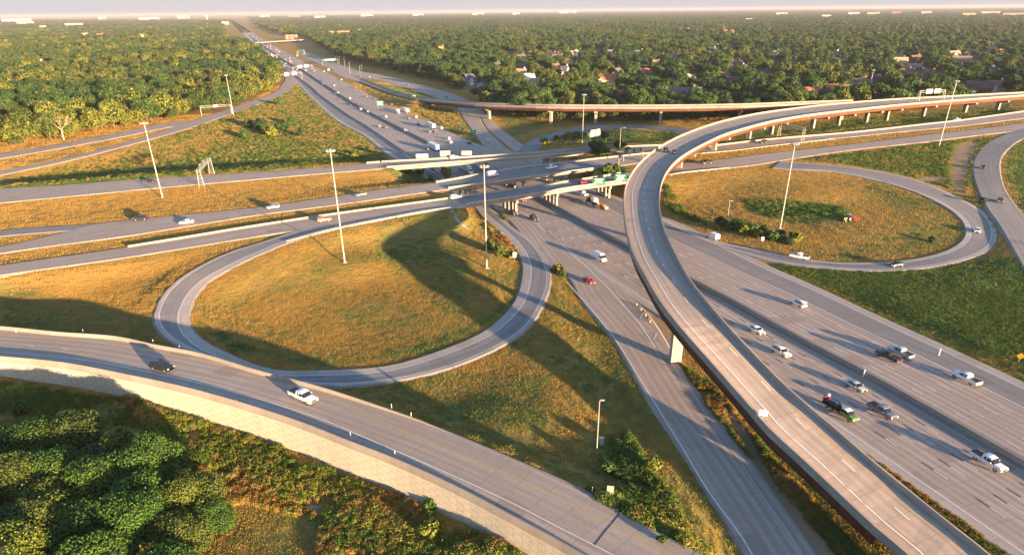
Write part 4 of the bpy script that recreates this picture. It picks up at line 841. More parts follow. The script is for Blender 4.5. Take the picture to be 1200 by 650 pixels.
def wood(X, Y, sp):
    P = np.stack([X, Y, np.full(len(X), 1.5)], 1); u, v = proj(P); k = (inpoly(u, v, left_wood) | inpoly(u, v, right_wood))
    P = P[k]; X = P[:, 0]; Y = P[:, 1]; u = u[k]; v = v[k]
    d = np.full(len(P), 1e9)
    for i in range(0, len(P), 5000): d[i:i+5000] = np.sqrt(((P[i:i+5000, None, :2]-MEDd[None, :, :2])**2).sum(2).min(1))
    k = d > 42+sp*.3
    if sp < 20:
        for pr, wd_ in ((FF, 8.5), (BF, 13), (R2, 16), (R3, 16), (UL, 10), (UL2, 9), (Q1, 20), (Q2, 12), (LRp, 10)):
            cc = np.array([(p_[0]+p_[1])/2 for p_ in pr])[::2, :2]
            for i in range(0, len(P), 5000): k[i:i+5000] &= np.sqrt(((P[i:i+5000, None, :2]-cc[None])**2).sum(2).min(1)) > wd_
    for (hx, hy), h in zip(house_xy, HOUSES):
        r = math.hypot(hx, hy); dx = X-hx; dy = Y-hy; al = -(dx*hx+dy*hy)/r; ac = abs(dx*hy-dy*hx)/r    # al > 0: towards the camera
        k &= ~((v < 129) & (ac < h[2]*.55+2.5) & (al > -h[3]*.6-3) & (al < h[3]*.6+max(24, r*.12)*(1 if h[4] < 5 else .75)))
    for (hx, hy), b in zip(big_xy, BIG):
        r = math.hypot(hx, hy); dx = X-hx; dy = Y-hy; al = -(dx*hx+dy*hy)/r; ac = abs(dx*hy-dy*hx)/r
        k &= ~((ac < b[2]*.52) & (al > -b[3]*.7) & (al < b[3]+r*.05))
    return P[k]
sets = []
for r0, r1, sp, sc in ((250, 1100, 9.6, 1.22), (1100, 2400, 14.5, 1.6), (2400, 5200, 27, 2.2), (5200, 13000, 70, 4.2), (13000, 34000, 210, 9)):
    P = wood(*sample(r0, r1, sp), sp); s = sc*rng.uniform(.6, 1.42, len(P)); k = rng.random(len(P)) < .93; sets.append((P[k], s[k], sc))
P0, s0_, _ = sets[0]; P0[:, 2] = THs(P0[:, :2])-.3
dist = np.hypot(P0[:, 0], P0[:, 1]); u0, v0 = proj(P0); vis = (u0 > -5) & (u0 < 1205)
od = np.argsort(np.where(vis, dist, 1e9))[:225]
patch = np.sin(P0[:, 0]*.021+1)+np.sin(P0[:, 1]*.017)+rng.normal(size=len(P0))*.9
def tone(u, p, r): 
    if u < 345: return 'dark' if p < -1.6 else 'yellow' if (p > 1.5 or r < .1) else 'green' if p < -.2 else 'olive'
    return 'yellow' if (p > 2.9 or r < .012) else 'olive' if p > .9 else 'green' if p > -.9 else 'dark'
TL = {'olive': 'olive green tree', 'green': 'mid green leafy tree', 'dark': 'dark green tree', 'yellow': 'yellow green sunlit tree'}
CROWN_P = {}
def place_tree(x, y, z, s, sz, t, k, label, group, rz=None, name='tree', meshes=None):
    cm, tm = meshes or FARV[t][k]; r = empty(name, (x, y, z), random.uniform(0, 6.28) if rz is None else rz, label=label, cat='tree', group=group); r.scale = (s, s, s*sz)
    for nm, me_ in (('crown', cm), ('trunk', tm)): o = bpy.data.objects.new(nm, me_); COL.objects.link(o); o.parent = r
    return r
used = np.zeros(len(P0), bool)
for i in od:
    used[i] = True; t = tone(u0[i], patch[i], rng.random()); side = 'left' if u0[i] < 345 else 'right'
    g_ = TL[t]+'s in the '+side+' woodland'; place_tree(*P0[i], s0_[i], random.uniform(.8, 1.25), t, i % 2, TL[t]+(' at the near edge of the dense left woodland' if side == 'left' else ' at the near edge of the wooded suburb on the right'), g_)
AP = [P0[~used]]; AS = [s0_[~used]]
for P, s, sc in sets[1:]: AP.append(P); AS.append(s)
AP = np.vstack(AP); AS = np.concatenate(AS); uu_, vv_ = proj(AP)
pp = np.sin(AP[:, 0]*.021+1)+np.sin(AP[:, 1]*.017)+rng.normal(size=len(AP))*.9; rr = rng.random(len(AP)); ti = np.array([2*TONES.index(tone(a, b, c)) for a, b, c in zip(uu_, pp, rr)])+rng.integers(0, 2, len(AP))
big = AS > 3; S3 = np.stack([AS, AS, np.where(AS > 1.8, 1.25, AS)*rng.uniform(.8, 1.3, len(AS))], 1)
instancer('woodland', AP, S3, rng.uniform(0, 6.28, len(AP)), ti, col_v, 'dense woodland of round green crowns reaching to the hazy horizon', 'woodland'); print('wood instances', len(AP))

# foreground trees at the lower left, finer leaves
NEARV = []
for t, c_ in (('green', ((.055, .15, .018), (.04, .11, .016), (.10, .19, .024))), ('olive', ((.095, .14, .022), (.07, .105, .018), (.14, .175, .028))), ('yellow', ((.15, .20, .024), (.11, .16, .02), (.21, .24, .028)))): LF['near_'+t] = leaf_mat('near_'+t+'_leaves', *c_)
for i, t in enumerate(['green', 'olive', 'green', 'yellow', 'olive']):
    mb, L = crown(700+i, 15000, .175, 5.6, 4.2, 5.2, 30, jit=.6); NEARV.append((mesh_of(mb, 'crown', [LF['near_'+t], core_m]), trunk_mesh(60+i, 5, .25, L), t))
FT = [(40,545,1.15,0,'bright green broad tree at the left edge, upper of the foreground clump'),(95,535,1.1,1,'olive tree with airy crown at the top of the foreground clump'),(150,548,.85,3,'small yellow green tree at the top right of the foreground clump'),(185,575,1.2,2,'broad fresh green tree on the right side of the foreground clump'),(228,605,1.0,4,'olive tree standing at the right end of the foreground clump'),(20,600,1.1,1,'tall olive tree left in the middle of the foreground clump'),(120,600,1.1,2,'green tree in the middle of the foreground clump'),(70,640,1.15,4,'dark olive tree low in the foreground clump'),(165,640,1.1,0,'green tree low right in the foreground clump, orange bush beside it'),(215,650,.85,1,'olive tree at the lower right fringe of the foreground clump'),(-35,640,1.2,0,'green tree cut by the left edge near the bottom corner'),(120,690,1.1,2,'green tree cut by the bottom edge'),(30,690,1.15,3,'yellowish tree in the bottom left corner'),(-60,560,1.2,1,'olive tree just beyond the left edge'),(200,700,1.0,0,'green tree below the bottom edge'),(-50,720,1.2,1,'olive tree off the bottom left corner'),(10,560,1.0,2,'green tree filling the left edge between two olive trees'),(70,580,1.0,0,'fresh green tree inside the foreground clump, third from the left edge'),(125,565,.9,1,'small olive tree near the top middle of the foreground clump'),(175,612,1.0,2,'green tree wedged in the right middle of the foreground clump'),(60,612,1.0,3,'yellow green tree in the heart of the foreground clump'),(110,650,1.0,0,'green tree low in the middle of the foreground clump'),(250,622,.75,2,'small green tree at the far right tip of the foreground clump'),(15,650,1.0,2,'green tree low at the left of the foreground clump'),(205,590,.8,0,'small bright green tree near the right tip of the foreground clump')]
for u, v, s, k, lb in FT:
    q = GT(u, v); cm, tm, t = NEARV[k]; place_tree(*q, s*.95, random.uniform(.85, 1.1), t, 0, lb, 'foreground clump of trees', meshes=(cm, tm))
# lone trees and shrubs
def shrub_mesh(rs, t, n=420, ls=.22, r=1.3, h=1.3, lobes=7): return mesh_of(crown(rs, n, ls, r, h, h*.75, lobes)[0], 'foliage', [LF[t], core_m])
SHR = {t: shrub_mesh(800+i, t) for i, t in enumerate(['olive', 'green', 'dark', 'yellow', 'rust', 'gold', 'brown'])}
SL = [(713,553,1.2,'green','leafy green shrub at the middle of the patch behind the small pole'),(735,520,1.1,'green','round green shrub high on the verge beside the pole'),(764,552,1.5,'yellow','bushy yellow green sapling standing above the weeds by the ramp'),(776,632,.7,'green','small green weed growing out of the foreground ramp'),(508,594,1.5,'green','green bush growing against the retaining wall'),(505,625,1.6,'yellow','tall yellow green bush below the retaining wall'),(265,493,1.0,'green','small bush growing on the retaining wall foot'),(585,300,2.0,'olive','brownish olive bush near the loop road inside the left loop'),(598,303,1.8,'yellow','yellow green bush by the white sign inside the left loop'),(575,292,1.8,'olive','olive bush beside the tall pole in the left loop'),
      (493,205,2.2,'green','green bush on the slope under the north overpass'),(505,213,2,'olive','olive bush beside the pier of the north overpass'),(478,203,1.8,'green','low green bush at the west end of the north overpass'),(524,208,2.6,'brown','tan dry bush beside the freeway under the overpass'),(698,180,3.8,'dark','round dark green tree like bush between the overpasses'),(708,183,2.8,'green','green bush beside the round dark one between the overpasses'),(727,176,3.2,'dark','dark bush near the blue green sign'),(735,182,2.3,'olive','olive bush near the east end of the overpasses'),(712,204,2.6,'green','low wide green bush between middle and south overpass'),(722,203,2.2,'olive','olive bush beside the sign posts between the overpasses'),
      (416,186,2.0,'yellow','yellow bush beside the north crossing road'),(305,153,4.2,'dark','dark tree clump left in the wild field'),(318,160,3.8,'yellow','yellow green bush in the middle of the wild field clump'),(330,155,4.2,'dark','dark bushy tree right of the yellow one in the wild field'),(343,147,3.6,'green','green bushy tree at the right of the wild field clump'),(293,150,3.6,'olive','olive bush at the left of the wild field clump'),(327,123,3,'green','lone green bush near the top of the wild field'),(288,163,3.2,'green','green bush in front of the wild field clump'),(355,160,3,'olive','olive bush right of the wild field clump'),
      (638,168,2.2,'yellow','small yellow bush inside the far loop'),(665,163,2.4,'yellow','yellow green bush in the middle of the far loop'),(675,165,2.6,'olive','olive bush right of the yellow one in the far loop'),(708,165,3.4,'dark','dark bush behind the truss sign in the far loop'),(652,166,2,'olive','low olive bush near the left end of the far loop'),
      (28,485,1.6,'green','small shrub in the shadow below the retaining wall'),(165,477,1.1,'green','little green shrub at the foot of the wall on the left'),(605,232+40,0.01,'green','x'),(1091,284,1.2,'dark','dark shrub at the tip between the right loop and the curved ramp'),(1150,238,1.4,'dark','dark shrub between the two ramps on the right'),(652,318,1.6,'yellow','yellow weeds at the top of the lit wedge left of the exit lanes'),(659,324,1.4,'olive','olive bush at the tip of the wedge left of the exit lanes'),(616,268,1.0,'green','x')]
for k in range(16):
    u = 842+k*5.9; v = 262+k*1.45+(k % 3)*2.4; SL.append((u, v, random.uniform(1.5, 2.3), random.choice(['green', 'dark', 'green', 'yellow']), None))
for u, v, s, t, lb in SL:
    if lb == 'x': continue
    q = GT(u, v); o = bpy.data.objects.new('shrub', SHR[t]); COL.objects.link(o); o.location = tuple(q-np.array([0, 0, .1])); o.scale = (s, s, s*random.uniform(.8, 1.1)); o.rotation_euler.z = random.uniform(0, 6)
    if lb: setp(o, lb, 'shrub')
    else: setp(o, TL[t].replace('tree', 'shrub')+' in the hedge row beside the freeway in the right loop', 'shrub', 'row of shrubs in the right loop, '+t)
SHo = bpy.data.objects
q = GT(776, 632)
for o in list(COL.objects):
    if o.get('label', '').startswith('small green weed growing'): g2 = G(776, 634, FRZ); o.location = tuple(g2); o.scale = (.75, .75, .5)
# dead tree
def dead_tree(u, v, h):
    q = GT(u, v); r = random.Random(5); root = empty('dead_tree', q, 0, label='bare pale dead tree in front of the left woodland', cat='tree'); mb = MB(); mb.tube((0, 0, -.4), (.2, .1, h*.45), .38, .26, 8)
    def br(p, d, L, rad, dep, m):
        e = p+d*L; m.tube(tuple(p), tuple(e), rad, rad*.55, 5)
        if dep:
            for _ in range(3): dd = (d+np.array([r.uniform(-.8, .8), r.uniform(-.8, .8), r.uniform(-.1, .5)])); dd /= np.linalg.norm(dd); br(e, dd, L*.66, rad*.5, dep-1, m)
    mb.build('trunk', M['pale_bark'], root)
    for k in range(6):
        a = k*1.05; d = np.array([math.cos(a)*.85, math.sin(a)*.6, .75]); d /= np.linalg.norm(d); m = MB(); br(np.array([.2, .1, h*.43-.25*(k % 3)]), d, h*.3, .16, 3, m); m.build('limb', M['pale_bark'], root)
dead_tree(75, 164, 15)
# ground cover: weeds and tall grass, one object for each kind of growth
wcol = bpy.data.collections.new('weed kinds'); r = np.random.default_rng(3)
for i, (t, kind) in enumerate((('gold', 'tuft'), ('near_olive', 'tuft'), ('near_green', 'bush'), ('rust', 'bush'), ('gold', 'bush'), ('near_yellow', 'bush'), ('brown', 'tuft'), ('near_olive', 'bush'))):
    mb = MB()
    if kind == 'tuft':
        for k in range(46):
            a = r.uniform(0, 6.28); d = r.uniform(0, .55); p = np.array([math.cos(a)*d, math.sin(a)*d, -.05]); l = r.uniform(.45, 1.0); b = np.array([r.normal()*.25, r.normal()*.25, l]); wv = np.array([math.sin(a), -math.cos(a), 0])*.05
            mb.add([p-wv, p+wv, p+b], [(0, 1, 2)])
    else:
        for k in range(150):
            d = r.normal(size=3); d /= np.linalg.norm(d); p = d*np.array([.62, .62, .5])*r.uniform(.55, 1.05)+np.array([0, 0, .42]); t_ = r.normal(size=3); t_ /= np.linalg.norm(t_); b = np.cross(t_, d); b /= np.linalg.norm(b)+1e-6; z = r.uniform(.06, .125)
            mb.add([p+t_*z, p+b*z*.6, p-t_*z, p-b*z*.6], [(0, 1, 2, 3)])
    me_ = mesh_of(mb, 'weed', [LF[t]]); o = bpy.data.objects.new('weed_%d' % i, me_); wcol.objects.link(o)
allroads = [LL, LRp, RRp, UL, UL2, R1, R2, R3, XR, FR, Q1, Q1b, NEloop, R2a]
def on_road(P):
    bad = np.zeros(len(P), bool)
    for pr in allroads+[mp]:
        A = np.array([p[0] for p in pr])[:, :2]; B = np.array([p[1] for p in pr])[:, :2]
        for i in range(len(A)-1):
            q = np.array([A[i], A[i+1], B[i+1], B[i]]); lo = q.min(0)-.1; hi = q.max(0)+.1; k = np.where((P[:, 0] > lo[0]) & (P[:, 0] < hi[0]) & (P[:, 1] > lo[1]) & (P[:, 1] < hi[1]) & ~bad)[0]
            if len(k): bad[k] |= inpoly(P[k, 0], P[k, 1], q)
    return bad
def cover(name, poly, n, mix, smin, smax, label, hs=1.0):
    lo = [GT(u, v) for u, v in poly]; W = np.array(lo); X = rng.uniform(W[:, 0].min(), W[:, 0].max(), n*4); Y = rng.uniform(W[:, 1].min(), W[:, 1].max(), n*4); P = np.stack([X, Y, np.zeros(n*4)], 1)
    P = P[inpoly(P[:, 0], P[:, 1], W[:, :2].tolist())][:n]; P[:, 2] = THs(P[:, :2])-.05
    cl = np.sin(P[:, 0]*.33+P[:, 1]*.17)+np.sin(P[:, 1]*.41-P[:, 0]*.12)+rng.normal(size=len(P))*.6; P = P[(cl > -.9)]; P = P[~on_road(P)]; uq, vq = proj(P); dq = np.zeros(len(P), bool)
    for pd in dirts: dq |= inpoly(uq, vq, pd)
    P = P[~dq]
    pt = (np.sin(P[:, 0]*.19+2)+np.cos(P[:, 1]*.23)+rng.normal(size=len(P))*.8+2.6)/5.2; ids = np.array(mix)[np.clip((pt*len(mix)).astype(int), 0, len(mix)-1)]
    s = rng.uniform(smin, smax, len(P)); return P, s, ids, rng.uniform(0, 6.28, len(P)), hs
def merge(name, parts, label, cat):
    P = np.vstack([p[0] for p in parts]); s = np.concatenate([p[1] for p in parts]); ids = np.concatenate([p[2] for p in parts]); rz = np.concatenate([p[3] for p in parts]); hs = np.concatenate([np.full(len(p[0]), p[4]) for p in parts])
    instancer(name, P, np.stack([s, s, s*hs], 1), rz, ids, wcol, label, cat); print(name, len(P))
merge('weeds', [cover('a', [(140,466),(300,516),(470,586),(615,655),(520,655),(380,600),(300,575),(215,535),(170,500)], 5200, [3,6,4,5,0,5,7,2,4], .9, 1.7, ''),
                cover('b', [(380,600),(440,590),(560,640),(620,655),(370,660)], 2300, [5,7,4,5,2,3,4], .6, 1.35, ''),
                cover('c', [(230,545),(300,575),(375,600),(370,610),(290,590),(240,600)], 700, [4,3,5,7], .8, 1.4, ''),
                cover('e', [(0,447),(140,467),(170,500),(120,500),(0,485)], 800, [7,1,2], .5, .9, '')], 'rust, gold and green weeds growing wild below the retaining wall', 'weeds')
merge('weeds', [cover('d', [(733,572),(765,560),(785,580),(800,610),(832,650),(815,652),(735,606),(700,585)], 1500, [5,2,7,5,4], 1.0, 1.9, ''), cover('d2', [(705,540),(738,505),(765,560),(740,570),(712,552)], 500, [2,7,2], .8, 1.5, ''), cover('d3', [(685,575),(710,585),(740,604),(735,600),(690,570)], 120, [0,5], .6, 1.0, '')], 'green and yellow weeds between the foreground ramp and the exit lanes', 'weeds')
merge('weeds', [cover('f', [(800,430),(840,455),(900,530),(1000,640),(1050,690),(1010,690),(940,600),(880,540),(830,480)], 2200, [4,3,7,2,0], .7, 1.3, ''), cover('f2', [(985,505),(1040,545),(1190,655),(1165,655),(1060,575)], 900, [6,3,7,4], .6, 1.1, ''), cover('f3', [(760,378),(800,425),(840,490),(790,420)], 260, [3,4], .6, 1.1, '')], 'dry and green weeds on the strip beneath and beside the big flyover', 'weeds')
merge('weeds', [cover('g', [(0,210),(160,175),(215,155),(265,138),(345,98),(365,116),(400,147),(455,187),(300,200),(150,209),(0,221)], 6500, [7,4,2,5,7,4,0], 1.1, 2.2, '', .6), cover('g2', [(560,247),(580,258),(612,300),(598,302),(575,275)], 240, [5,4,3], .9, 1.5, ''), cover('g3', [(480,203),(515,198),(520,214),(470,214)], 160, [2,7], 1, 1.8, ''), cover('g4', [(574,238),(590,252),(602,262),(590,258)], 90, [2,7], .8, 1.3, '')], 'tall green and golden weeds filling the wild field north of the crossing roads', 'weeds')
merge('weeds', [cover('h', [(900,312),(991,352),(1077,392),(1198,445),(1300,490),(1300,340),(1200,305),(1150,304),(1050,318)], 3800, [7,5,2,5,7,1], .5, 1.15, '', .45), cover('h2', [(940,188),(1170,160),(1140,185),(1135,228),(1075,208),(1000,193)], 3200, [2,5,7,4], .9, 1.6, '', .6), cover('h3', [(872,234),(935,236),(985,242),(1000,257),(900,255)], 500, [5,2], .9, 1.6, '', .7), cover('h4', [(780,215),(790,225),(800,245),(835,268),(850,272),(800,255),(778,240)], 160, [2,7], 1.2, 2, '')], 'lush green weeds covering the verge and field on the right', 'weeds')
merge('tall_grass', [cover('k', [(478,112),(530,128),(560,168),(540,160),(490,132)], 700, [4,5,4,2], 1.2, 2.2, '', .6), cover('k2', [(640,156),(740,153),(800,157),(820,166),(640,172)], 300, [2,7], 1, 1.8, '', .6)], 'golden and green tall grass on the verges north of the overpasses', 'grass')

# short mown grass as geometry: patches of blades, coloured like the ground they stand on
gcol = bpy.data.collections.new('grass kinds'); r = np.random.default_rng(11)
GM = [leaf_mat('mown_gold_grass', (.40, .24, .05), (.345, .21, .045), (.43, .27, .06)), leaf_mat('mown_olive_grass', (.27, .20, .045), (.23, .18, .04), (.30, .22, .052)), leaf_mat('mown_green_grass', (.13, .175, .032), (.105, .15, .028), (.155, .19, .036)), leaf_mat('mown_dark_grass', (.07, .13, .026), (.055, .11, .022), (.09, .15, .03))]
for i in range(8):
    mb = MB()
    for k in range(80):
        p = np.array([r.uniform(-1.1, 1.1), r.uniform(-1.1, 1.1), -.03]); a = r.uniform(0, 3.14); l = r.uniform(.08, .26); wv = np.array([math.cos(a), math.sin(a), 0])*r.uniform(.04, .08); b = np.array([r.normal()*.06, r.normal()*.06, l]); mb.add([p-wv, p+wv, p+b+wv*.4, p+b-wv*.4], [(0, 1, 2, 3)])
    o = bpy.data.objects.new('grass_%d' % i, mesh_of(mb, 'grass', [GM[i//2]])); gcol.objects.link(o)
GP = []; GS = []
for r0, r1, sp_, sc in ((78, 235, 1.45, 1.0), (235, 470, 2.9, 1.8), (470, 900, 6.0, 3.4)):
    X, Y, = np.meshgrid(np.arange(-r1, r1, sp_), np.arange(45, r1, sp_)); X = X.ravel(); Y = Y.ravel(); R = np.hypot(X, Y); k = (R >= r0) & (R < r1) & (abs(X) < Y*.98+25); X = X[k]+rng.uniform(-.5, .5, k.sum())*sp_; Y = Y[k]+rng.uniform(-.5, .5, k.sum())*sp_
    P = np.stack([X, Y, np.zeros(len(X))], 1); P[:, 2] = THs(P[:, :2]); u, v = proj(P); P = P[(u > -25) & (u < 1225) & (v < 720) & (v > 60)]; u, v = proj(P); P = P[~((inpoly(u, v, left_wood) | inpoly(u, v, right_wood)) & (np.hypot(P[:, 0], P[:, 1]) > 640))] if r0 > 300 else P; P = P[~on_road(P)]; GP.append(P); GS.append(np.full(len(P), sc))
GP = np.vstack(GP); GS = np.concatenate(GS); u, v = proj(GP); gv = np.full(len(GP), .12); bad = np.zeros(len(GP), bool)
for poly, g_, t_ in zones: gv[inpoly(u, v, poly)] = g_
for poly in dirts: bad |= inpoly(u, v, poly)
cx_ = GP[:, 0]; cy_ = GP[:, 1]
nz = np.sin(cx_*.11+np.sin(cy_*.07)*2)+np.sin(cy_*.13+np.sin(cx_*.05)*2.3)+np.sin(cx_*.31-cy_*.27)*.6
ringd = np.minimum(*[np.hypot(cx_-q_[0], cy_-q_[1]) for q_ in (GT(420, 345), GT(970, 250))]); gv = gv+nz*.10+rng.normal(size=len(gv))*.09+np.where(ringd < 62, .11*np.sin(ringd*1.45+nz*.5), 0); keep = (~bad) & (rng.random(len(gv)) < .93-.25*(nz > 1.6)); cls = np.clip(np.digitize(gv, [.38, .64, .90]), 0, 3)*2+rng.integers(0, 2, len(gv))
GP, GS, cls, gvk = GP[keep], GS[keep], cls[keep], gv[keep]; hs = rng.uniform(.8, 1.2, len(GP))*np.where(gvk > .8, 1.7, 1.0)
instancer('mown_grass', GP, np.stack([GS, GS, hs*GS**.25], 1), rng.uniform(0, 6.28, len(GP)), cls, gcol, 'short mown golden and green grass covering the loops and verges', 'grass'); print('grass patches', len(GP))
# ------------------------------------------------------------------ houses and far buildings
HM = {'bluegrey': (.30, .34, .40), 'white': (.72, .71, .68), 'cream': (.6, .52, .36), 'tanw': (.42, .34, .24), 'brickw': (.28, .13, .09), 'slate': (.12, .115, .13), 'tan': (.34, .25, .17), 'brown': (.15, .095, .085), 'brick': (.33, .13, .075), 'orange': (.42, .2, .09), 'beige': (.58, .48, .34), 'yellow': (.6, .42, .10), 'fwhite': (.42, .40, .38), 'fbeige': (.38, .32, .24)}
HMm = {k: rough_mat('house_'+k, v, tuple(min(1, x*1.18) for x in v), .4, .85, .1) for k, v in HM.items()}
M['win'] = mat('window_glass', (.03, .04, .05), .1)
for (u, v, w_, d_, h_, rh, tz, wm, rm, lb) in HOUSES:
    q = G(u, v, 1.0); q[2] = 0 if np.hypot(*q[:2]) > 1500 else Tz(*q[:2]); a0 = math.atan2(q[0], q[1]); r = empty('house', q, -a0+tz, label=lb, cat='house', group='houses among the trees'); r.scale = (1.15, 1.15, 1.2)
    mb = MB(); mb.box((0, 0, h_/2-.5), (w_, d_, h_+1)); mb.add([(-w_/2, -d_/2, h_), (-w_/2, d_/2, h_), (-w_/2, 0, h_+rh), (w_/2, -d_/2, h_), (w_/2, d_/2, h_), (w_/2, 0, h_+rh)], [(0, 1, 2), (3, 5, 4)]); 
    mb.box((-w_*.2, -d_/2-1.4, h_/2-.5), (w_*.36, 3.2, h_*.9+1)); mb.build('wall', HMm[wm], r)
    e = .5; t = .22; mb = MB(); W2, D2 = w_/2+e, d_/2+e; zz = h_-rh*e/(d_/2)
    for s in (-1, 1): mb.add([(-W2, s*D2, zz+.06), (W2, s*D2, zz+.06), (W2, 0, h_+rh+.1), (-W2, 0, h_+rh+.1), (-W2, s*D2, zz+.06+t), (W2, s*D2, zz+.06+t), (W2, 0, h_+rh+.1+t), (-W2, 0, h_+rh+.1+t)], [(0, 1, 2, 3), (4, 5, 6, 7), (0, 1, 5, 4), (1, 2, 6, 5), (2, 3, 7, 6), (3, 0, 4, 7)])
    g = w_*.18+.3; gx = -w_*.2; y0, y1 = -d_/2-3.3, -d_*.12; zg = h_*.95; hg = rh*.62
    for s in (-1, 1): mb.add([(gx+s*g, y0, zg), (gx+s*g, y1, zg), (gx, y1, zg+hg), (gx, y0, zg+hg), (gx+s*g, y0, zg+.2), (gx+s*g, y1, zg+.2), (gx, y1, zg+hg+.2), (gx, y0, zg+hg+.2)], [(0, 1, 2, 3), (4, 5, 6, 7), (0, 1, 5, 4), (1, 2, 6, 5), (2, 3, 7, 6), (3, 0, 4, 7)])
    roof = mb.build('roof', HMm[rm], r); mb = MB(); mb.add([(gx-g+.3, y0+.3, zg), (gx+g-.3, y0+.3, zg), (gx, y0+.3, zg+hg-.1)], [(0, 1, 2)]); mb.build('gable', HMm[wm], r)
    mb = MB(); mb.box((w_*.3, d_*.12, h_+rh*.9), (1.1, .8, rh*.8+1)); mb.build('chimney', HMm['brickw' if wm != 'white' else 'white'], roof)
    for k in range(3):
        mb = MB(); mb.box((w_*(.08+.16*k), -d_/2-.03, h_*.55), (1.2, .1, 1.4)); mb.build('window', M['win'], r)
    mb = MB(); mb.box((-w_*.2, -d_/2-3.03, h_*.35), (w_*.24, .1, min(2.4, h_*.5))); mb.build('garage_door', HMm['white'], r)
for (u, v, w_, d_, h_, c, lb) in BIG:
    q = G(u, v, 0); a0 = math.atan2(q[0], q[1]); r = empty('commercial_building', q, -a0+.05, label=lb, cat='building', group='far buildings on the skyline'); wm = {'white': 'fwhite', 'beige': 'fbeige', 'orange': 'brick', 'yellow': 'yellow'}[c]
    mb = MB(); mb.box((0, 0, h_/2-1), (w_, d_, h_+2)); mb.build('wall', HMm[wm], r); mb = MB(); mb.box((0, 0, h_+.3), (w_+.6, d_+.6, .6)); rf = mb.build('roof', HMm['fbeige' if c != 'white' else 'fwhite'], r)
    if c == 'orange' and h_ > 12:
        n = int(w_/6)
        for fl in range(3):
            for k in range(n): mb = MB(); mb.box((-w_/2+(k+.5)*w_/n, -d_/2-.03, 2.4+fl*4.2), (w_/n*.6, .12, 2.2)); mb.build('window', M['win'], r)
        for k in (-.36, 0, .36): mb = MB(); mb.box((w_*k, -d_/2-.8, h_/2+.4), (4, 1.8, h_+1.5)); mb.build('stair_tower', HMm['orange'], r)
    else:
        mb = MB(); mb.box((w_*.2, -d_/2-.04, h_*.3), (w_*.4, .12, h_*.35)); mb.build('window', M['win'], r)
# church with a spire
q = G(853, 44, 0); r = empty('church', q, -.25, label='red roofed church with a thin spire deep in the right wood', cat='church'); mb = MB(); mb.box((0, 0, 4), (42, 24, 9)); mb.build('wall', HMm['brickw'], r)
mb = MB(); mb.add([(-22, -13, 8), (22, -13, 8), (22, 13, 8), (-22, 13, 8), (-12, 0, 21), (12, 0, 21)], [(0, 1, 5, 4), (2, 3, 4, 5), (1, 2, 5), (3, 0, 4), (0, 3, 2, 1)]); mb.build('roof', HMm['brick'], r); mb = MB(); mb.tube((-14, 0, 14), (-14, 0, 36), 1.3, .15, 6); mb.build('spire', HMm['brick'], r)
# water tower
q = G(243, 24.5, 0); r = empty('water_tower', q, 0, label='pale water tower on the left skyline', cat='water tower'); s = np.hypot(*q[:2])/785; mb = MB(); mb.tube((0, 0, 0), (0, 0, s*3.2), s*.35, s*.3, 10); mb.build('stem', HMm['white'], r)
mb = MB(); prev = None
for a_, b_ in zip((-90, -60, -30, 0, 30, 60), (-60, -30, 0, 30, 60, 90)): mb.tube((0, 0, s*4+s*1.2*math.sin(math.radians(a_))), (0, 0, s*4+s*1.2*math.sin(math.radians(b_))), s*1.5*max(.02, math.cos(math.radians(a_))), s*1.5*max(.02, math.cos(math.radians(b_))), 12)
mb.build('tank', HMm['white'], r)

# ------------------------------------------------------------------ vehicles
PAINT = {k: mat(k+'_paint', c, .28, .15 if k in ('silver', 'grey') else 0, .6) for k, c in {'white': (.74, .74, .73), 'silver': (.42, .43, .45), 'grey': (.20, .22, .25), 'black': (.02, .02, .023), 'darkblue': (.025, .035, .07), 'red': (.42, .015, .02), 'darkred': (.16, .02, .02), 'green': (.13, .24, .04), 'orange': (.55, .15, .03), 'brown': (.14, .09, .07), 'greygreen': (.12, .15, .11), 'blue': (.03, .17, .5), 'tan': (.4, .33, .25)}.items()}
def hull(mb, st, mi=0):
    """stations (x, z0, z1, half width low, half width high) joined into a rounded body"""
    V = []; k = 10
    for x, z0, z1, wl, wh in st:
        zm = z0+(z1-z0)*.45; V += [(x, -wl*.9, z0), (x, -wl, z0+.1*(z1-z0)), (x, -wl*1.01, zm), (x, -(wh*.98), z1-.12*(z1-z0)), (x, -wh*.86, z1), (x, wh*.86, z1), (x, wh*.98, z1-.12*(z1-z0)), (x, wl*1.01, zm), (x, wl, z0+.1*(z1-z0)), (x, wl*.9, z0)]
    n = len(st); mb.add(V, [(i*k+j, i*k+(j+1) % k, (i+1)*k+(j+1) % k, (i+1)*k+j) for i in range(n-1) for j in range(k)]+[tuple(range(k-1, -1, -1)), tuple((n-1)*k+j for j in range(k))], mi)
def wheel(r, x, y, rad=.36, wd=.24):
    s = 1 if y > 0 else -1; mb = MB(); mb.tube((x, y-s*wd*.6, rad), (x, y+s*wd*.4, rad), rad, rad, 14); t = mb.build('wheel', M['tyre'], r); mb = MB(); mb.tube((x, y+s*wd*.4, rad), (x, y+s*(wd*.4+.03), rad), rad*.62, rad*.5, 10); mb.build('rim', M['rim'], t)
def lights(r, xf, xr, w, zf, zr):
    for s in (-1, 1):
        mb = MB(); mb.box((xf, s*w, zf), (.14, .34, .17)); mb.build('headlight', M['lamp'], r); mb = MB(); mb.box((xr, s*w, zr), (.1, .2, .3)); mb.build('taillight', M['tail'], r)
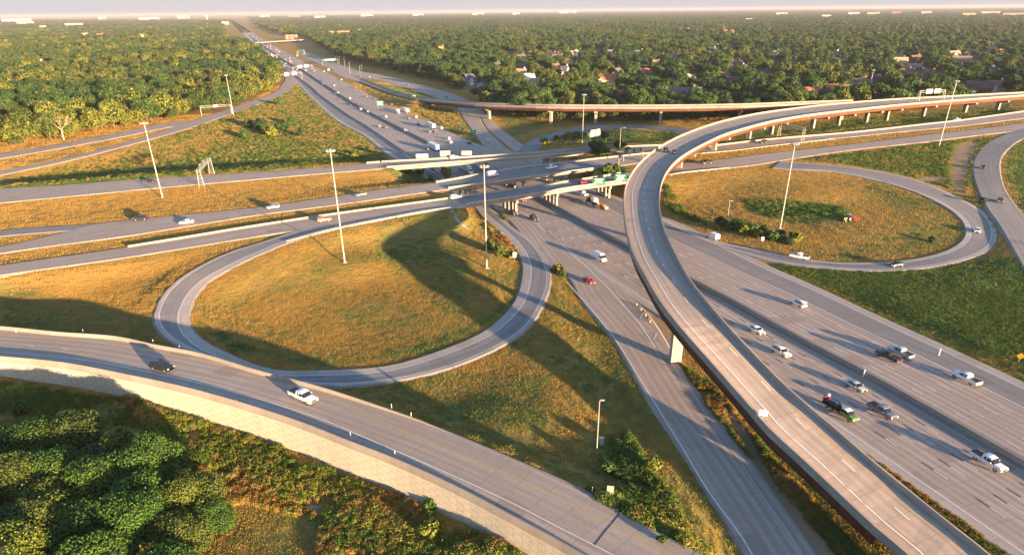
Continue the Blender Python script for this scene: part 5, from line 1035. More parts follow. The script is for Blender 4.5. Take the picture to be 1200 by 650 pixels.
def make_car(kind, paint, roof=None):
    """a car at the origin, nose towards +x"""
    p = PAINT[paint]; r = empty(kind, (0, 0, 0)); B = MB(); Gs = MB(); Rf = MB()
    if kind == 'sedan':
        hull(B, [(-2.38, .42, .78, .72, .62), (-2.3, .3, 1.0, .86, .78), (-1.5, .24, 1.06, .92, .86), (-.9, .22, 1.0, .92, .86), (.9, .22, .96, .92, .86), (1.1, .22, .95, .92, .85), (2.0, .26, .80, .88, .76), (2.36, .34, .66, .76, .62)])
        hull(Gs, [(-1.72, .94, 1.02, .74, .72), (-1.0, .94, 1.38, .78, .62), (-.3, .94, 1.43, .80, .64), (.35, .94, 1.38, .79, .62), (1.12, .92, .99, .76, .72)]); hull(Rf, [(-1.12, 1.30, 1.42, .68, .60), (-.3, 1.36, 1.50, .71, .64), (.38, 1.30, 1.42, .68, .60)]); B.box((-.35, 0, 1.18), (.1, 1.54, .42)); wx = (1.42, -1.4); lg = (2.28, -2.34, .6, .66, .84); hw = .9
    elif kind in ('suv', 'crossover'):
        hull(B, [(-2.38, .45, 1.0, .8, .78), (-2.3, .34, 1.16, .92, .86), (-1.0, .28, 1.12, .96, .9), (.95, .28, 1.1, .96, .9), (1.15, .28, 1.08, .95, .88), (2.1, .32, .98, .9, .82), (2.4, .4, .78, .8, .68)])
        hull(Gs, [(-2.3, 1.1, 1.2, .8, .76), (-2.05, 1.1, 1.64, .84, .68), (-.3, 1.1, 1.68, .85, .70), (.4, 1.08, 1.6, .84, .68), (1.15, 1.05, 1.12, .8, .76)]); hull(Rf, [(-2.2, 1.50, 1.66, .78, .68), (-.6, 1.58, 1.77, .78, .71), (.45, 1.50, 1.66, .75, .66)]); B.box((-1.95, 0, 1.35), (.16, 1.66, .5)); B.box((-.5, 0, 1.35), (.1, 1.70, .5)); wx = (1.45, -1.45); lg = (2.3, -2.36, .66, .8, 1.0); hw = .94
    elif kind == 'pickup_truck':
        hull(B, [(-.75, .42, 1.12, .96, .92), (1.2, .42, 1.14, .97, .92), (1.4, .42, 1.16, .97, .9), (2.6, .46, 1.1, .95, .86), (2.92, .5, .9, .88, .78)])
        B.box((-1.85, 0, .6), (2.25, 1.86, .36)); 
        for s in (-1, 1): B.box((-1.85, s*.92, .88), (2.25, .12, .56))
        B.box((-2.93, 0, .86), (.1, 1.92, .58)); 
        hull(Gs, [(-.78, 1.1, 1.2, .84, .8), (-.66, 1.1, 1.76, .86, .70), (.2, 1.1, 1.82, .87, .72), (.75, 1.1, 1.74, .86, .70), (1.45, 1.08, 1.16, .84, .78)]); hull(Rf, [(-.80, 1.1, 1.84, .88, .76), (-.45, 1.1, 1.88, .88, .77), (-.42, 1.66, 1.9, .80, .74), (.1, 1.68, 1.93, .80, .75), (.80, 1.62, 1.84, .78, .70)]); B.box((.02, 0, 1.4), (.12, 1.78, .62)); wx = (1.95, -1.75); lg = (2.84, -2.98, .72, .86, .98); hw = .94
        mb = MB(); mb.box((-1.86, 0, 1.13), (2.2, 1.78, .07)); mb.build('cargo_bed', M['trim'], r); mb = MB(); mb.box((-3.02, 0, .55), (.12, 1.9, .2)); mb.build('bumper', M['chrome'], r)
    elif kind in ('cargo_van', 'box_van'):
        hh = 2.5 if kind == 'cargo_van' else 1.9
        if kind == 'cargo_van':
            hull(B, [(-2.8, .45, 2.2, .9, .76), (-2.72, .36, 2.46, .98, .84), (1.0, .36, 2.5, .99, .85), (1.5, .36, 2.2, .98, .84), (2.15, .36, 1.36, .97, .88), (2.75, .42, 1.1, .9, .78), (2.92, .5, .8, .8, .7)])
            hull(Gs, [(1.42, 1.42, 2.2, .90, .80), (1.68, 1.36, 2.02, .93, .82), (2.22, 1.28, 1.42, .86, .80)]); mb = MB(); 
            for s in (-1, 1): mb.box((1.15, s*.955, 1.62), (.7, .04, .5))
            mb.build('window', M['glass'], r)
        else:
            hull(B, [(-2.6, .42, 1.9, .93, .86), (-2.5, .38, 2.1, 1.0, .95), (.55, .38, 2.12, 1.0, .95), (.6, .38, 1.3, .9, .85), (1.5, .38, 1.16, .9, .84), (2.5, .44, .95, .85, .76), (2.65, .5, .8, .75, .68)])
            hull(Gs, [(.55, 1.2, 1.85, .80, .68), (1.0, 1.2, 1.78, .82, .68), (1.6, 1.1, 1.2, .8, .74)])
        wx = (1.9, -1.8); lg = (2.76 if kind == 'cargo_van' else 2.52, -2.76 if kind == 'cargo_van' else -2.58, .66, .86, 1.1); hw = .95
    body = B.build('body', p, r, smooth=False); gm = Gs.build('window', M['glass'], r)
    if Rf.n: Rf.build('roof', PAINT[roof] if roof else p, r)
    rad = .38 if kind in ('suv', 'crossover', 'pickup_truck', 'cargo_van', 'box_van') else .33
    for x in wx:
        for s in (-1, 1): wheel(r, x, s*hw*.93, rad)
    lights(r, *lg)
    mb = MB(); mb.box((lg[0]+.04, 0, lg[3]-.14), (.12, 1.05, .36)); mb.build('grille', M['trim'], r)
    for s in (-1, 1): mb = MB(); mb.box((wx[0]-.62 if kind != 'pickup_truck' else .95, s*(hw+.12), 1.02 if kind == 'sedan' else 1.25), (.14, .2, .16)); mb.build('mirror', p, r)
    if kind in ('suv', 'crossover'): mb = MB(); [mb.box((-.8, s*.62, 1.80), (2.0, .05, .06)) for s in (-1, 1)]; mb.build('roof_rack', M['trim'], r)
    for ch_ in r.children: 
        pass
    return r
def tree_of(r): return [(c, [(g, []) for g in c.children]) for c in r.children]
PROTO = {}
def place(kind, paint, x, y, z, ang, label, cat=None, group=None, scale=1.0, roof=None):
    key = (kind, paint, roof)
    if key not in PROTO:
        r = make_car(kind, paint, roof); PROTO[key] = (r, tree_of(r))
    else:
        r0, ks = PROTO[key]; r = r0.copy(); COL.objects.link(r)
        for c, gs in ks:
            c2 = c.copy(); COL.objects.link(c2); c2.parent = r
            for g, _ in gs: g2 = g.copy(); COL.objects.link(g2); g2.parent = c2
    r.location = (x, y, z); r.rotation_euler.z = ang; r.scale = (scale,)*3
    for k_ in ('group',):
        if k_ in r: del r[k_]
    setp(r, label, cat or {'sedan': 'car', 'suv': 'SUV', 'crossover': 'SUV', 'pickup_truck': 'pickup truck', 'cargo_van': 'van', 'box_van': 'van'}[kind], group); return r
def ang_px(u, v, z, du, dv):
    a = G(u, v, z); b = G(u+du, v+dv, z); return math.atan2(b[1]-a[1], b[0]-a[0])
def med_ang(u, v, s):
    q = G(u, v, 0); k = nearest(q, MED)[1]; i = int(k); t = tangents(MED)[min(i, len(MED)-1)]*s; return math.atan2(t[1], t[0])
# kind, paint, u, v, z, heading (+1 towards the camera along the freeway, -1 away, or a pixel direction), label
CARS = [('suv','black',191,433,FRZ,(30,7),'black SUV rounding the foreground ramp, casting a long shadow to the left'),('pickup_truck','white',356,468,FRZ,(20,9.5),'white pickup truck with an open dark bed on the foreground ramp'),
 ('suv','white',935,358,0,-1,'white SUV driving away beyond the flyover, rear lit by the sun'),('sedan','white',886,389,0,1,'white sedan closest to the flyover barrier on the freeway'),('suv','white',915,415,0,1,'white SUV just below the white sedan on the freeway'),('sedan','silver',1002,455,0,1,'silver grey sedan in the middle of the freeway'),('pickup_truck','grey',1033,485,0,1,'grey pickup truck right beside the green tow truck'),('pickup_truck','white',1157,544,0,1,'white crew cab pickup with dark bed at the lower right'),('pickup_truck','black',1040,420,0,-1,'black pickup truck with red tail driving away on the freeway'),('pickup_truck','silver',1054,415.5,0,-1,'silver pickup truck half hidden behind the black one'),('pickup_truck','white',1131,446,0,-1,'long white pickup truck driving away near the right edge'),
 ('cargo_van','white',703,305,0,1,'tall white cargo van approaching left of the flyover'),('suv','black',626,258,0,1,'dark SUV just right of the loop merge below the south overpass'),('suv','black',602,252,0,1,'black SUV coming out from under the south overpass'),('sedan','red',690,331,0,1,'red sports car on the exit lanes left of the flyover'),('sedan','darkred',612,235.5,0,1,'dark red car half under the south overpass'),('pickup_truck','white',683,229,0,-1,'white pickup under the east piers of the south overpass'),('sedan','silver',707,229,0,-1,'silver car half hidden behind the overpass columns'),
 ('box_van','white',835,279.5,0,-1,'white boxy utility van merging from the right loop'),('pickup_truck','white',936,303,.6,(-30,-5),'white pickup truck with black bed on the near side of the right loop'),('sedan','black',1050,312,1,(-30,3),'black sedan at the bottom of the right loop'),('sedan','white',1144.5,272,2.4,(-1,24),'white car at the outermost bend of the right loop'),('sedan','black',1151.5,197.5,5.6,(3,24),'dark car at the top of the curved ramp on the right'),('suv','brown',1171.5,237,4.2,(8,20),'brown SUV with white rear lower on the curved right ramp'),
 ('suv','black',779.5,178,16.95,(-18,16),'black SUV on the left lane of the flyover bend'),('sedan','black',790,179.5,16.95,(-18,16),'black car on the right lane of the flyover bend'),
 ('suv','white',532,186,ZC,(20,-2),'white SUV crossing the north overpass'),('cargo_van','white',577,207,ZC,(20,-3.6),'white van crossing the middle overpass left part'),('crossover','white',534,233,ZC,(20,-3),'white hatchback entering the south overpass'),('pickup_truck','white',646,198,ZC,(20,-3.8),'white pickup crossing the middle overpass right part'),('suv','darkred',684,215.5,ZC,(20,-3.5),'maroon SUV on the south overpass left of the green signs'),('sedan','black',729.5,207,ZC,(20,-3),'dark car at the east end of the south overpass'),
 ('sedan','greygreen',423,229.5,ZC,(-20,3),'grey green car on the middle crossing road behind the tall light pole'),('suv','grey',320,244.5,ZC,(-20,2.6),'grey SUV on the middle crossing road'),('suv','orange',380,259.5,ZC,(20,-3),'orange car on the south crossing road by the tall light pole'),('suv','black',165,258,ZC,(-20,1.5),'black SUV on the left part of the middle crossing road'),('sedan','white',219,262,ZC,(-20,2),'white sedan on the left part of the middle crossing road'),('sedan','black',176,214,ZC,(-20,1.2),'dark car on the north crossing road behind the left light pole'),
 ('pickup_truck','black',828,192,ZC,(-20,2.2),'black and white pickup right of the flyover on the crossing road'),('suv','black',894,168,ZC,(-20,2.4),'dark car on the crossing road under the flyover edge'),('pickup_truck','white',1120,142,ZC,(-20,2.4),'white pickup on the far right crossing road by the barrier'),
 ('sedan','darkred',556,222,0,-1,'dark red car seen between the overpasses'),('suv','brown',563,220,0,-1,'brown car seen between the overpasses'),('sedan','black',641,207.5,0,-1,'dark car in the gap between middle and south overpass'),
 ('sedan','white',571.6,166,0,(10,14),'white car on the far side road near the green exit sign'),('sedan','darkblue',452.3,107,1,(8,3),'dark blue car on the narrow entry lane'),('sedan','darkblue',477.6,100.3,0,(8,2),'dark blue car on the far side road'),('sedan','white',484.6,113.5,6.5,(8,1.6),'white car at the start of the straight flyover'),('sedan','darkblue',523,114.5,0,(8,4),'dark blue car about to pass under the straight flyover'),('sedan','black',421.8,90,0,(8,2),'dark car on the side road by the lamp posts'),('sedan','white',432.6,91,0,(8,1.5),'white car on the side road by the lamp posts'),('cargo_van','white',372.8,74,0,-1,'pale van right of the freeway signs')]
SM = [('d',368.5,83),('d',376.6,95.2),('w',379,99.4),('w',391.7,101),('d',392.7,110.8),('w',396,109.4),('d',399,116),('w',410,116),('d',410.5,123.4),('r',417.3,123.4),('w',422.9,129),('w',431.5,132.4),('w',380,84.4),('w',400,94),('b',416.4,103.8),('b',429.3,114),('d',439.6,116.6),('d',389,80.8),('w',452,137.5),('w',444.8,149),('b',451.8,150),('w',475.4,154.5),('d',458.8,123.2),('b',479,139.3),('w',487.3,137.8),('d',490,146.4),('g',502.9,155.3),('d',509.3,155.3),('w',516.9,151),('w',525.3,163.5),('w',527.4,168),('d',549.5,168.8),('d',501.6,176),('s',512,176),('s',700,228)]
PLACE_WORDS = ['beside the trucks', 'north of the overpasses']
cn = {'d': ('black', 'dark'), 'w': ('white', 'white'), 'r': ('red', 'red'), 'b': ('brown', 'brown'), 'g': ('greygreen', 'grey green'), 's': ('silver', 'silver')}
for k, (kind, paint, u, v, z, hd_, lb) in enumerate(CARS):
    q = G(u, v, z); a = med_ang(u, v, hd_) if isinstance(hd_, (int, float)) else ang_px(u, v, z, *hd_)
    place(kind, paint, q[0], q[1], z+.07, a, lb, scale=1.18 if k < 2 else 1.09)
zone_of = lambda v: 'right above the north overpass' if v > 160 else 'near the semi trucks north of the overpasses' if v > 134 else 'left of the green median sign on the freeway' if v > 112 else 'on the distant freeway below the sign gantries' if v > 90 else 'on the distant freeway beside the sign gantries'
for k, (c, u, v) in enumerate(SM[:-1]):
    q = G(u, v, 0); p_, w_ = cn[c]; o_ = nearest(q, MED); s = 1 if (np.cross(tangents(MED)[int(o_[1])], (q-o_[0])[:2]) < 0) else -1
    place(random.choice(['sedan', 'suv', 'sedan', 'crossover']), p_, q[0], q[1], .05, med_ang(u, v, s), w_+' car '+zone_of(v), 'car', w_+' cars '+zone_of(v))
# traffic farther out towards the horizon
def far_car(paint):
    mb = MB(); hull(mb, [(-2.3, .3, .95, .88, .8), (-1.4, .24, 1.05, .92, .86), (1.0, .24, 1.0, .92, .86), (2.3, .3, .7, .82, .7)]); hull(mb, [(-1.8, 1.0, 1.1, .76, .74), (-1.1, 1.0, 1.45, .78, .64), (.4, 1.0, 1.45, .78, .64), (1.2, .98, 1.05, .76, .72)], 1); mb.box((-.35, 0, 1.5), (1.4, 1.2, .08), mi=0)
    for x in (-1.4, 1.4):
        for s in (-1, 1): mb.tube((x, s*.72, .33), (x, s*.95, .33), .33, .33, 8, 2)
    return mesh_of(mb, 'car', [PAINT[paint], M['glass'], M['tyre']])
FCM = {p: far_car(p) for p in ('white', 'silver', 'black', 'darkblue', 'red', 'tan')}; tm_ = tangents(MED)
for k in range(150):
    s = s_at(365, 89)-40-(k*13.7)-random.uniform(0, 9); s = s if k < 95 else s_at(365, 89)-1300-(k-95)*34-random.uniform(0, 20)
    if s < 100: break
    i = int(np.interp(s, s_med, np.arange(len(MED)))); t = tm_[i]; side = random.choice([1, -1]); o = side*random.choice([4.6, 8.4, 12.2, 16.0]); p = cut(MED, s, s+1)[0]; x = p[0]+t[1]*o; y = p[1]-t[0]*o; c = random.choice(['white', 'white', 'silver', 'black', 'darkblue', 'tan', 'red'])
    ob = bpy.data.objects.new('parked_car' if False else 'car', FCM[c]); COL.objects.link(ob); ob.location = (x, y, .04); ob.rotation_euler.z = math.atan2(t[1]*side, t[0]*side); lw = {'darkblue': 'dark blue', 'tan': 'tan'}.get(c, c)
    setp(ob, 'tiny '+lw+' car in the traffic towards the horizon', 'car', lw+' cars towards the horizon')
# lorries
def semi(u, v, hd_, label, tpaint='white', rear='white', L=14.5, cab='white', z=0, side='white'):
    q = G(u, v, z); a = med_ang(u, v, hd_); r = empty('semi_truck', (q[0], q[1], z+.04), a, label=label, cat='truck'); mb = MB(); mb.box((-L/2+1.5, 0, 2.55), (L, 2.55, 2.75)); t = mb.build('trailer', PAINT[side], r)
    mb = MB(); mb.box((-L+1.47, 0, 2.5), (.1, 2.5, 2.6)); mb.build('rear_door', PAINT[rear], t); mb = MB(); mb.box((-L/2+1.5, 0, 1.05), (L*.96, 1.0, .22)); mb.build('chassis', M['trim'], r)
    mb = MB(); hull(mb, [(1.9, .6, 3.3, 1.15, 1.05), (2.2, .5, 3.55, 1.22, 1.12), (3.5, .5, 3.1, 1.22, 1.1), (3.9, .5, 1.95, 1.2, 1.05), (5.3, .5, 1.75, 1.0, .85), (5.5, .6, 1.5, .9, .75)]); c = mb.build('cab', PAINT[cab], r); mb = MB(); hull(mb, [(3.45, 2.05, 2.9, 1.08, 1.0), (3.62, 2.0, 2.75, 1.1, 1.0), (4.0, 1.95, 2.1, 1.0, .95)]); mb.build('windscreen', M['glass'], c)
    for x in (4.7, 1.0, -.3, -L+3.6, -L+2.3):
        for s in (-1, 1): wheel(r, x, s*1.08, .5, .32)
    for s in (-1, 1): mb = MB(); mb.box((5.48, s*.75, 1.0), (.1, .3, .22)); mb.build('headlight', M['lamp'], r)
    return r
semi(505,174,-1,'semi trailer truck with a bright blue rear door north of the overpasses', rear='blue'); semi(502.5,149,-1,'semi truck with plain white trailer beyond the blue rear one'); semi(474,131.5,-1,'white semi truck farthest out by the green median sign', L=12); semi(549,203,1,'white semi truck passing under the north overpass', L=13)
def box_truck(u, v, hd_, label, paint='white'):
    q = G(u, v, 0); r = empty('box_truck', (q[0], q[1], .04), med_ang(u, v, hd_), label=label, cat='truck'); mb = MB(); mb.box((-1.4, 0, 2.0), (5.2, 2.4, 2.5)); mb.build('cargo_box', PAINT[paint], r); mb = MB(); hull(mb, [(1.3, .5, 2.3, 1.05, .95), (2.2, .5, 2.2, 1.05, .92), (2.6, .5, 1.35, 1.02, .9), (3.4, .55, 1.1, .9, .8)]); c = mb.build('cab', PAINT['white'], r)
    mb = MB(); hull(mb, [(2.05, 1.4, 2.12, .93, .86), (2.3, 1.35, 1.95, .95, .85), (2.72, 1.3, 1.42, .88, .8)]); mb.build('windscreen', M['glass'], c)
    for x in (2.5, -2.2):
        for s in (-1, 1): wheel(r, x, s*1.0, .42, .28)
box_truck(466.5,133,1,'pale box truck left of the farthest semi'); box_truck(385,83.5,-1,'white truck by the distant sign gantries'); box_truck(348,66.5,-1,'orange truck far up the freeway beside a green sign', 'orange')
# concrete mixer like flatbed with trailer, near the flyover
q = G(696, 240, 0); r = empty('mixer_truck', (q[0], q[1], .04), med_ang(696, 240, -1), label='dark work truck with a white round drum towing a low equipment trailer', cat='truck')
mb = MB(); hull(mb, [(3.0, .6, 2.7, 1.1, 1.0), (4.2, .6, 2.6, 1.15, 1.0), (4.6, .6, 1.7, 1.1, .95), (6.0, .6, 1.5, .95, .85)]); c = mb.build('cab', PAINT['black'], r); mb = MB(); hull(mb, [(4.1, 1.75, 2.5, 1.02, .95), (4.3, 1.7, 2.3, 1.03, .95), (4.72, 1.65, 1.8, .98, .9)]); mb.build('windscreen', M['glass'], c)
mb = MB(); mb.tube((-2.6, 0, 2.1), (-1.6, 0, 2.2), .6, 1.25, 12); mb.tube((-1.6, 0, 2.2), (.8, 0, 2.3), 1.25, 1.25, 12); mb.tube((.8, 0, 2.3), (2.3, 0, 2.3), 1.25, .6, 12); mb.build('drum', PAINT['white'], r); mb = MB(); mb.box((-.3, 0, 1.0), (7, 2.2, .35)); mb.build('chassis', M['trim'], r); mb = MB(); mb.box((-3.2, 0, 1.3), (.5, 1.4, 1.1)); mb.build('chute', PAINT['orange'], r)
mb = MB(); mb.box((-8.6, 0, .85), (7.5, 2.3, .25)); t = mb.build('trailer', PAINT['brown'], r); mb = MB(); mb.box((-8.0, 0, 1.5), (3.2, 1.5, 1.0)); mb.build('machine', PAINT['orange'], t); mb = MB(); mb.box((-10.6, 0, 1.3), (1.4, 1.6, .7)); mb.build('machine', PAINT['tan'], t)
for x in (5.1, -.6, -1.8, -8.2, -9.4):
    for s in (-1, 1): wheel(r, x, s*1.0, .46, .3)
# green tow truck carrying a load
q = G(985, 485, 0); r = empty('work_truck', (q[0], q[1], .07), med_ang(985, 485, 1), label='lime green truck with white roof hauling dark equipment on its bed', cat='truck')
mb = MB(); hull(mb, [(.6, .5, 1.3, 1.02, .96), (2.4, .5, 1.32, 1.03, .96), (2.6, .5, 1.28, 1.02, .95), (3.7, .5, 1.18, .98, .9), (4.0, .55, 1.0, .9, .82)]); mb.build('body', PAINT['green'], r); mb = MB(); hull(mb, [(.62, 1.28, 1.9, .88, .75), (1.6, 1.28, 1.98, .9, .76), (2.1, 1.28, 1.9, .88, .74), (2.75, 1.2, 1.3, .86, .8)]); mb.build('window', M['glass'], r); mb = MB(); hull(mb, [(.55, 1.85, 1.98, .78, .72), (1.2, 1.92, 2.08, .82, .76), (2.1, 1.85, 1.98, .78, .72)]); mb.build('roof', PAINT['white'], r)
mb = MB(); mb.box((-2.0, 0, .85), (5.0, 2.1, .35)); mb.build('cargo_bed', M['trim'], r); mb = MB(); hull(mb, [(-4.1, 1.05, 1.6, .7, .6), (-3.0, 1.05, 2.0, .8, .7), (-1.6, 1.05, 2.1, .8, .7), (-.6, 1.05, 1.7, .7, .6)]); mb.build('engine_load', PAINT['black'], r)
mb = MB(); mb.box((-2.2, -.45, 2.1), (1.7, .35, .25), (1, .3)); mb.build('bar', PAINT['blue'], r); mb = MB(); mb.box((-4.4, 0, 1.6), (.35, 1.7, 1.2)); mb.build('rear_rack', PAINT['darkred'], r); mb = MB(); mb.tube((-4.3, .3, 2.2), (-4.3, .3, 2.55), .4, .3, 8); mb.build('beacon', PAINT['white'], r)
for x in (3.1, -1.7, -3.0):
    for s in (-1, 1): wheel(r, x, s*.98, .42, .28)
for s in (-1, 1): mb = MB(); mb.box((4.0, s*.7, .9), (.12, .34, .2)); mb.build('headlight', M['lamp'], r)
mb = MB(); mb.box((4.02, 0, .72), (.12, 1.7, .28)); mb.build('bumper', M['chrome'], r)
# tractor with mower in the right loop
q = GT(992, 259); r = empty('tractor', q, ang_px(992, 259, 2, -10, 2), label='green tractor with a red mower deck inside the right loop', cat='tractor')
mb = MB(); hull(mb, [(.2, .8, 1.6, .5, .45), (1.8, .8, 1.5, .45, .4), (2.0, .85, 1.3, .4, .35)]); mb.build('bonnet', PAINT['green'], r); mb = MB(); hull(mb, [(-1.1, .9, 2.3, .75, .65), (-.9, .9, 2.6, .8, .7), (.2, .9, 2.6, .78, .68), (.4, .9, 1.6, .7, .65)]); mb.build('cab', M['glass'], r); mb = MB(); mb.box((-.4, 0, 2.68), (1.6, 1.5, .14)); mb.build('cab_roof', PAINT['green'], r)
for s in (-1, 1): wheel(r, -.6, s*.95, .85, .5); wheel(r, 1.5, s*.75, .5, .35)
mb = MB(); mb.box((-3.4, 0, .65), (3.0, 3.6, .5)); mb.box((-3.4, 0, 1.0), (1.0, 1.0, .4)); mb.build('mower_deck', PAINT['red'], r)

# ------------------------------------------------------------------ poles, signs, gantries
def px_height(base, u, v):
    e = raydir(u, v); k = np.hypot(base[0], base[1])/np.hypot(e[0], e[1]); return H+k*e[2]-base[2]
def high_mast(bu, bv, tu, tv, label, zz=None, lamps=8):
    b = GT(bu, bv) if zz is None else G(bu, bv, zz); h = px_height(b, tu, tv); r = empty('high_mast_light', b, 0, label=label, cat='light pole', group='tall high mast light poles'); mb = MB(); mb.tube((0, 0, -.3), (0, 0, h*.5), .28, .22, 10); mb.tube((0, 0, h*.5), (0, 0, h), .22, .15, 10); mb.build('pole', M['galv'], r)
    mb = MB(); mb.tube((0, 0, h-.6), (0, 0, h-.35), 1.0, 1.0, 12); mb.build('ring', M['galv'], r); mb = MB(); mb.tube((0, 0, -.4), (0, 0, .25), .8, .8, 12); mb.build('base', M['concrete'], r)
    for k in range(lamps): a = k*2*math.pi/lamps; mb = MB(); mb.tube((math.cos(a)*1.0, math.sin(a)*1.0, h-.35), (math.cos(a)*1.25, math.sin(a)*1.25, h-.85), .35, .5, 8); mb.build('floodlight', M['sign_back'], r)
high_mast(190.4,231.5,166.6,143,'tall light pole on the dry median at the left'); high_mast(404,307.3,386.7,174.5,'tall light pole standing in the left loop'); high_mast(570.4,314,567.4,193,'tall light pole at the right side of the left loop'); high_mast(914,268,931,167,'tall light pole in the right loop'); high_mast(1100.3,171.5,1123,94,'tall light pole at the far right by the crossing road'); high_mast(1015.5,119.5,1023.3,81.5,'tall light pole rising behind the flyovers', 4.0); high_mast(682.3,168,682.5,110,'tall light pole standing in the far loop'); high_mast(273.7,135,267,87.5,'tall light pole by the far left sign gantry'); high_mast(324,78,324,72,'small light pole beside the far signs on the freeway')
def street_lamp(bu, bv, tu, tv, label, zz=None, grp='small street lamps', arm=1.6, sgn=1):
    b = GT(bu, bv) if zz is None else G(bu, bv, zz); h = px_height(b, tu, tv); r = empty('street_lamp', b, 0, label=label, cat='street lamp', group=grp); mb = MB(); mb.tube((0, 0, -.3), (0, 0, h), .13, .08, 8); mb.build('pole', M['galv'], r); mb = MB(); mb.tube((0, 0, h-.1), (sgn*arm, 0, h+.15), .05, .05, 6); mb.build('arm', M['galv'], r); mb = MB(); mb.box((sgn*(arm+.3), 0, h+.12), (.8, .35, .18)); mb.build('lamp_head', M['sign_back'], r)
street_lamp(699.2,528,703.3,469.2,'slim lamp pole on the grass between foreground ramp and exit lanes', arm=.2); street_lamp(725,194,725.4,150,'slim pole between the overpasses near the blue green sign'); street_lamp(853,253,853.5,235.5,'short slim pole in the right loop', arm=.3)
street_lamp(617,129.5,617.5,113,'thin lamp behind the straight flyover at its left', arm=.5); street_lamp(724.5,137,724.5,128,'thin lamp under the straight flyover', arm=.3)
for k, (a, b, c) in enumerate([(398,76,66.5),(404,77.5,67.5),(410.5,87,73),(422,86,77),(424,83,76),(394,74,67)]): street_lamp(a, b, a-.3, c, 'pale street lamp beside the side road at the wood edge', 0, 'street lamps along the far side road')
rq = G(706, 527, 1); mb = MB(); mb.box((0, 0, .8), (.8, .7, 1.7)); mb.box((0, 0, 1.7), (.9, .8, .1)); o = mb.build('electrical_cabinet', M['sign_back'], loc=tuple(GT(704.5, 521))); setp(o, 'grey electrical cabinet next to the slim lamp pole on the grass', 'cabinet')
def gantry(p0, p1, h, nsign, signw, signh, label, m='sign_back', side=-1, towers=True, legend=False, zs=None):
    """truss beam between two posts; signs hang on one side"""
    p0 = np.array(p0); p1 = np.array(p1); d = p1-p0; L = np.linalg.norm(d[:2]); ax = d[:2]/L; ay = np.array([-ax[1], ax[0]]); r = empty('sign_gantry', (0, 0, 0), label=label, cat='sign gantry', group='overhead sign gantries'); zt = max(p0[2], p1[2])+h
    for p in (p0, p1):
        mb = MB(); q0 = p[:2]+ay*1.2; q1 = p[:2]-ay*1.2; qa = p[:2]+ay*.6; qb = p[:2]-ay*.6; mb.tube((*q0, p[2]-.3), (*qa, zt+.6), .16, .12, 6); mb.tube((*q1, p[2]-.3), (*qb, zt+.6), .16, .12, 6); n = 5
        for k in range(n):
            f0 = k/n; f1 = (k+1)/n; A = q0+(qa-q0)*f0; B = q1+(qb-q1)*f1; A1 = q0+(qa-q0)*f1; B0 = q1+(qb-q1)*f0; za = p[2]+(zt-p[2])*f0; zb_ = p[2]+(zt-p[2])*f1; mb.tube((*A, za), (*B, zb_), .06, .06, 4); mb.tube((*B0, za), (*A1, zb_), .06, .06, 4)
        mb.build('post', M['galv'], r)
    mb = MB(); c4 = []
    for s, z in ((.6, 0), (-.6, 0), (.6, 1.3), (-.6, 1.3)): mb.tube((*(p0[:2]+ay*s), zt-.6+z), (*(p1[:2]+ay*s), zt-.6+z), .1, .1, 6)
    n = max(4, int(L/1.8))
    for k in range(n):
        a = p0[:2]+d[:2]*k/n; b = p0[:2]+d[:2]*(k+1)/n
        for s in (.6, -.6): mb.tube((*(a+ay*s), zt-.6+(1.3 if k % 2 else 0)), (*(b+ay*s), zt-.6+(0 if k % 2 else 1.3)), .06, .06, 4)
        mb.tube((*(a+ay*.6), zt-.6), (*(b-ay*.6), zt-.6), .05, .05, 4); mb.tube((*(a-ay*.6), zt+.7), (*(b+ay*.6), zt+.7), .05, .05, 4)
    mb.build('truss', M['galv'], r)
    for k in range(nsign):
        f = (k+1)/(nsign+1) if nsign > 1 else .5; c = p0[:2]+d[:2]*f+ay*side*.85; mb = MB(); mb.box((*c, zt+.1), (signw, .12, signh), ax); s_ = mb.build('sign_panel', M[m], r)
        if legend:
            cc = c+ay*side*.09
            for j in range(3): mb = MB(); mb.box((*(cc), zt+.1+(j-1)*signh*.26), (signw*(.7-.14*(j % 2)), .03, signh*.1), ax); mb.build('legend_line', M['white_sign'], s_)
    return r
Gq = lambda u, v, z: G(u, v, z)
gantry(GT(236.5,219), GT(248.5,204), 7.2, 2, 4.2, 2.6, 'slanting truss sign gantry over the north crossing road at the left', 'sign_back', 1)
gantry(GT(236.5,135.5), GT(272,133.5), 6.5, 1, 3.5, 1.6, 'truss gantry across the upper left ramp', 'sign_back')
gantry(GT(344,86), GT(366.5,83), 7.5, 2, 9, 3.6, 'white sign gantry spanning the distant freeway', 'white_sign'); gantry(GT(327,96), GT(354,92.5), 7.5, 2, 8, 4, 'nearer distant gantry with a large white sign panel', 'white_sign')
gantry(GT(378,77), GT(396,76), 8, 2, 11, 3.2, 'far gantry with pale green signs right of the freeway', 'green_sign', -1, legend=True); gantry(GT(311,72), GT(325,70), 8, 1, 14, 4, 'farthest left gantry with one pale sign', 'white_sign'); gantry(GT(349,66), GT(357,64), 8, 1, 16, 4, 'far green sign above the orange truck', 'green_sign')
gantry(G(912.5,159.5,ZC), G(940,166.5,ZC), 7.0, 0, 1, 1, 'arched truss gantry over the crossing road right of the flyover')
gantry(G(1075.5,118.5,15.9), G(1104.5,117.5,15.9), 6.4, 2, 5, 2.8, 'sign gantry with two panel backs standing on the flyover at the right', 'sign_back', -1)
gantry(G(689,172,ZC), G(702,169.5,ZC), 7.0, 2, 5, 4, 'truss gantry with grey sign backs at the end of the north overpass', 'sign_back', -1); gantry(G(729,191,ZC-1), G(752,187.5,ZC-1), 5.5, 2, 5.4, 2.4, 'gantry with blue green signs just left of the flyover', 'green_sign', -1, legend=True)
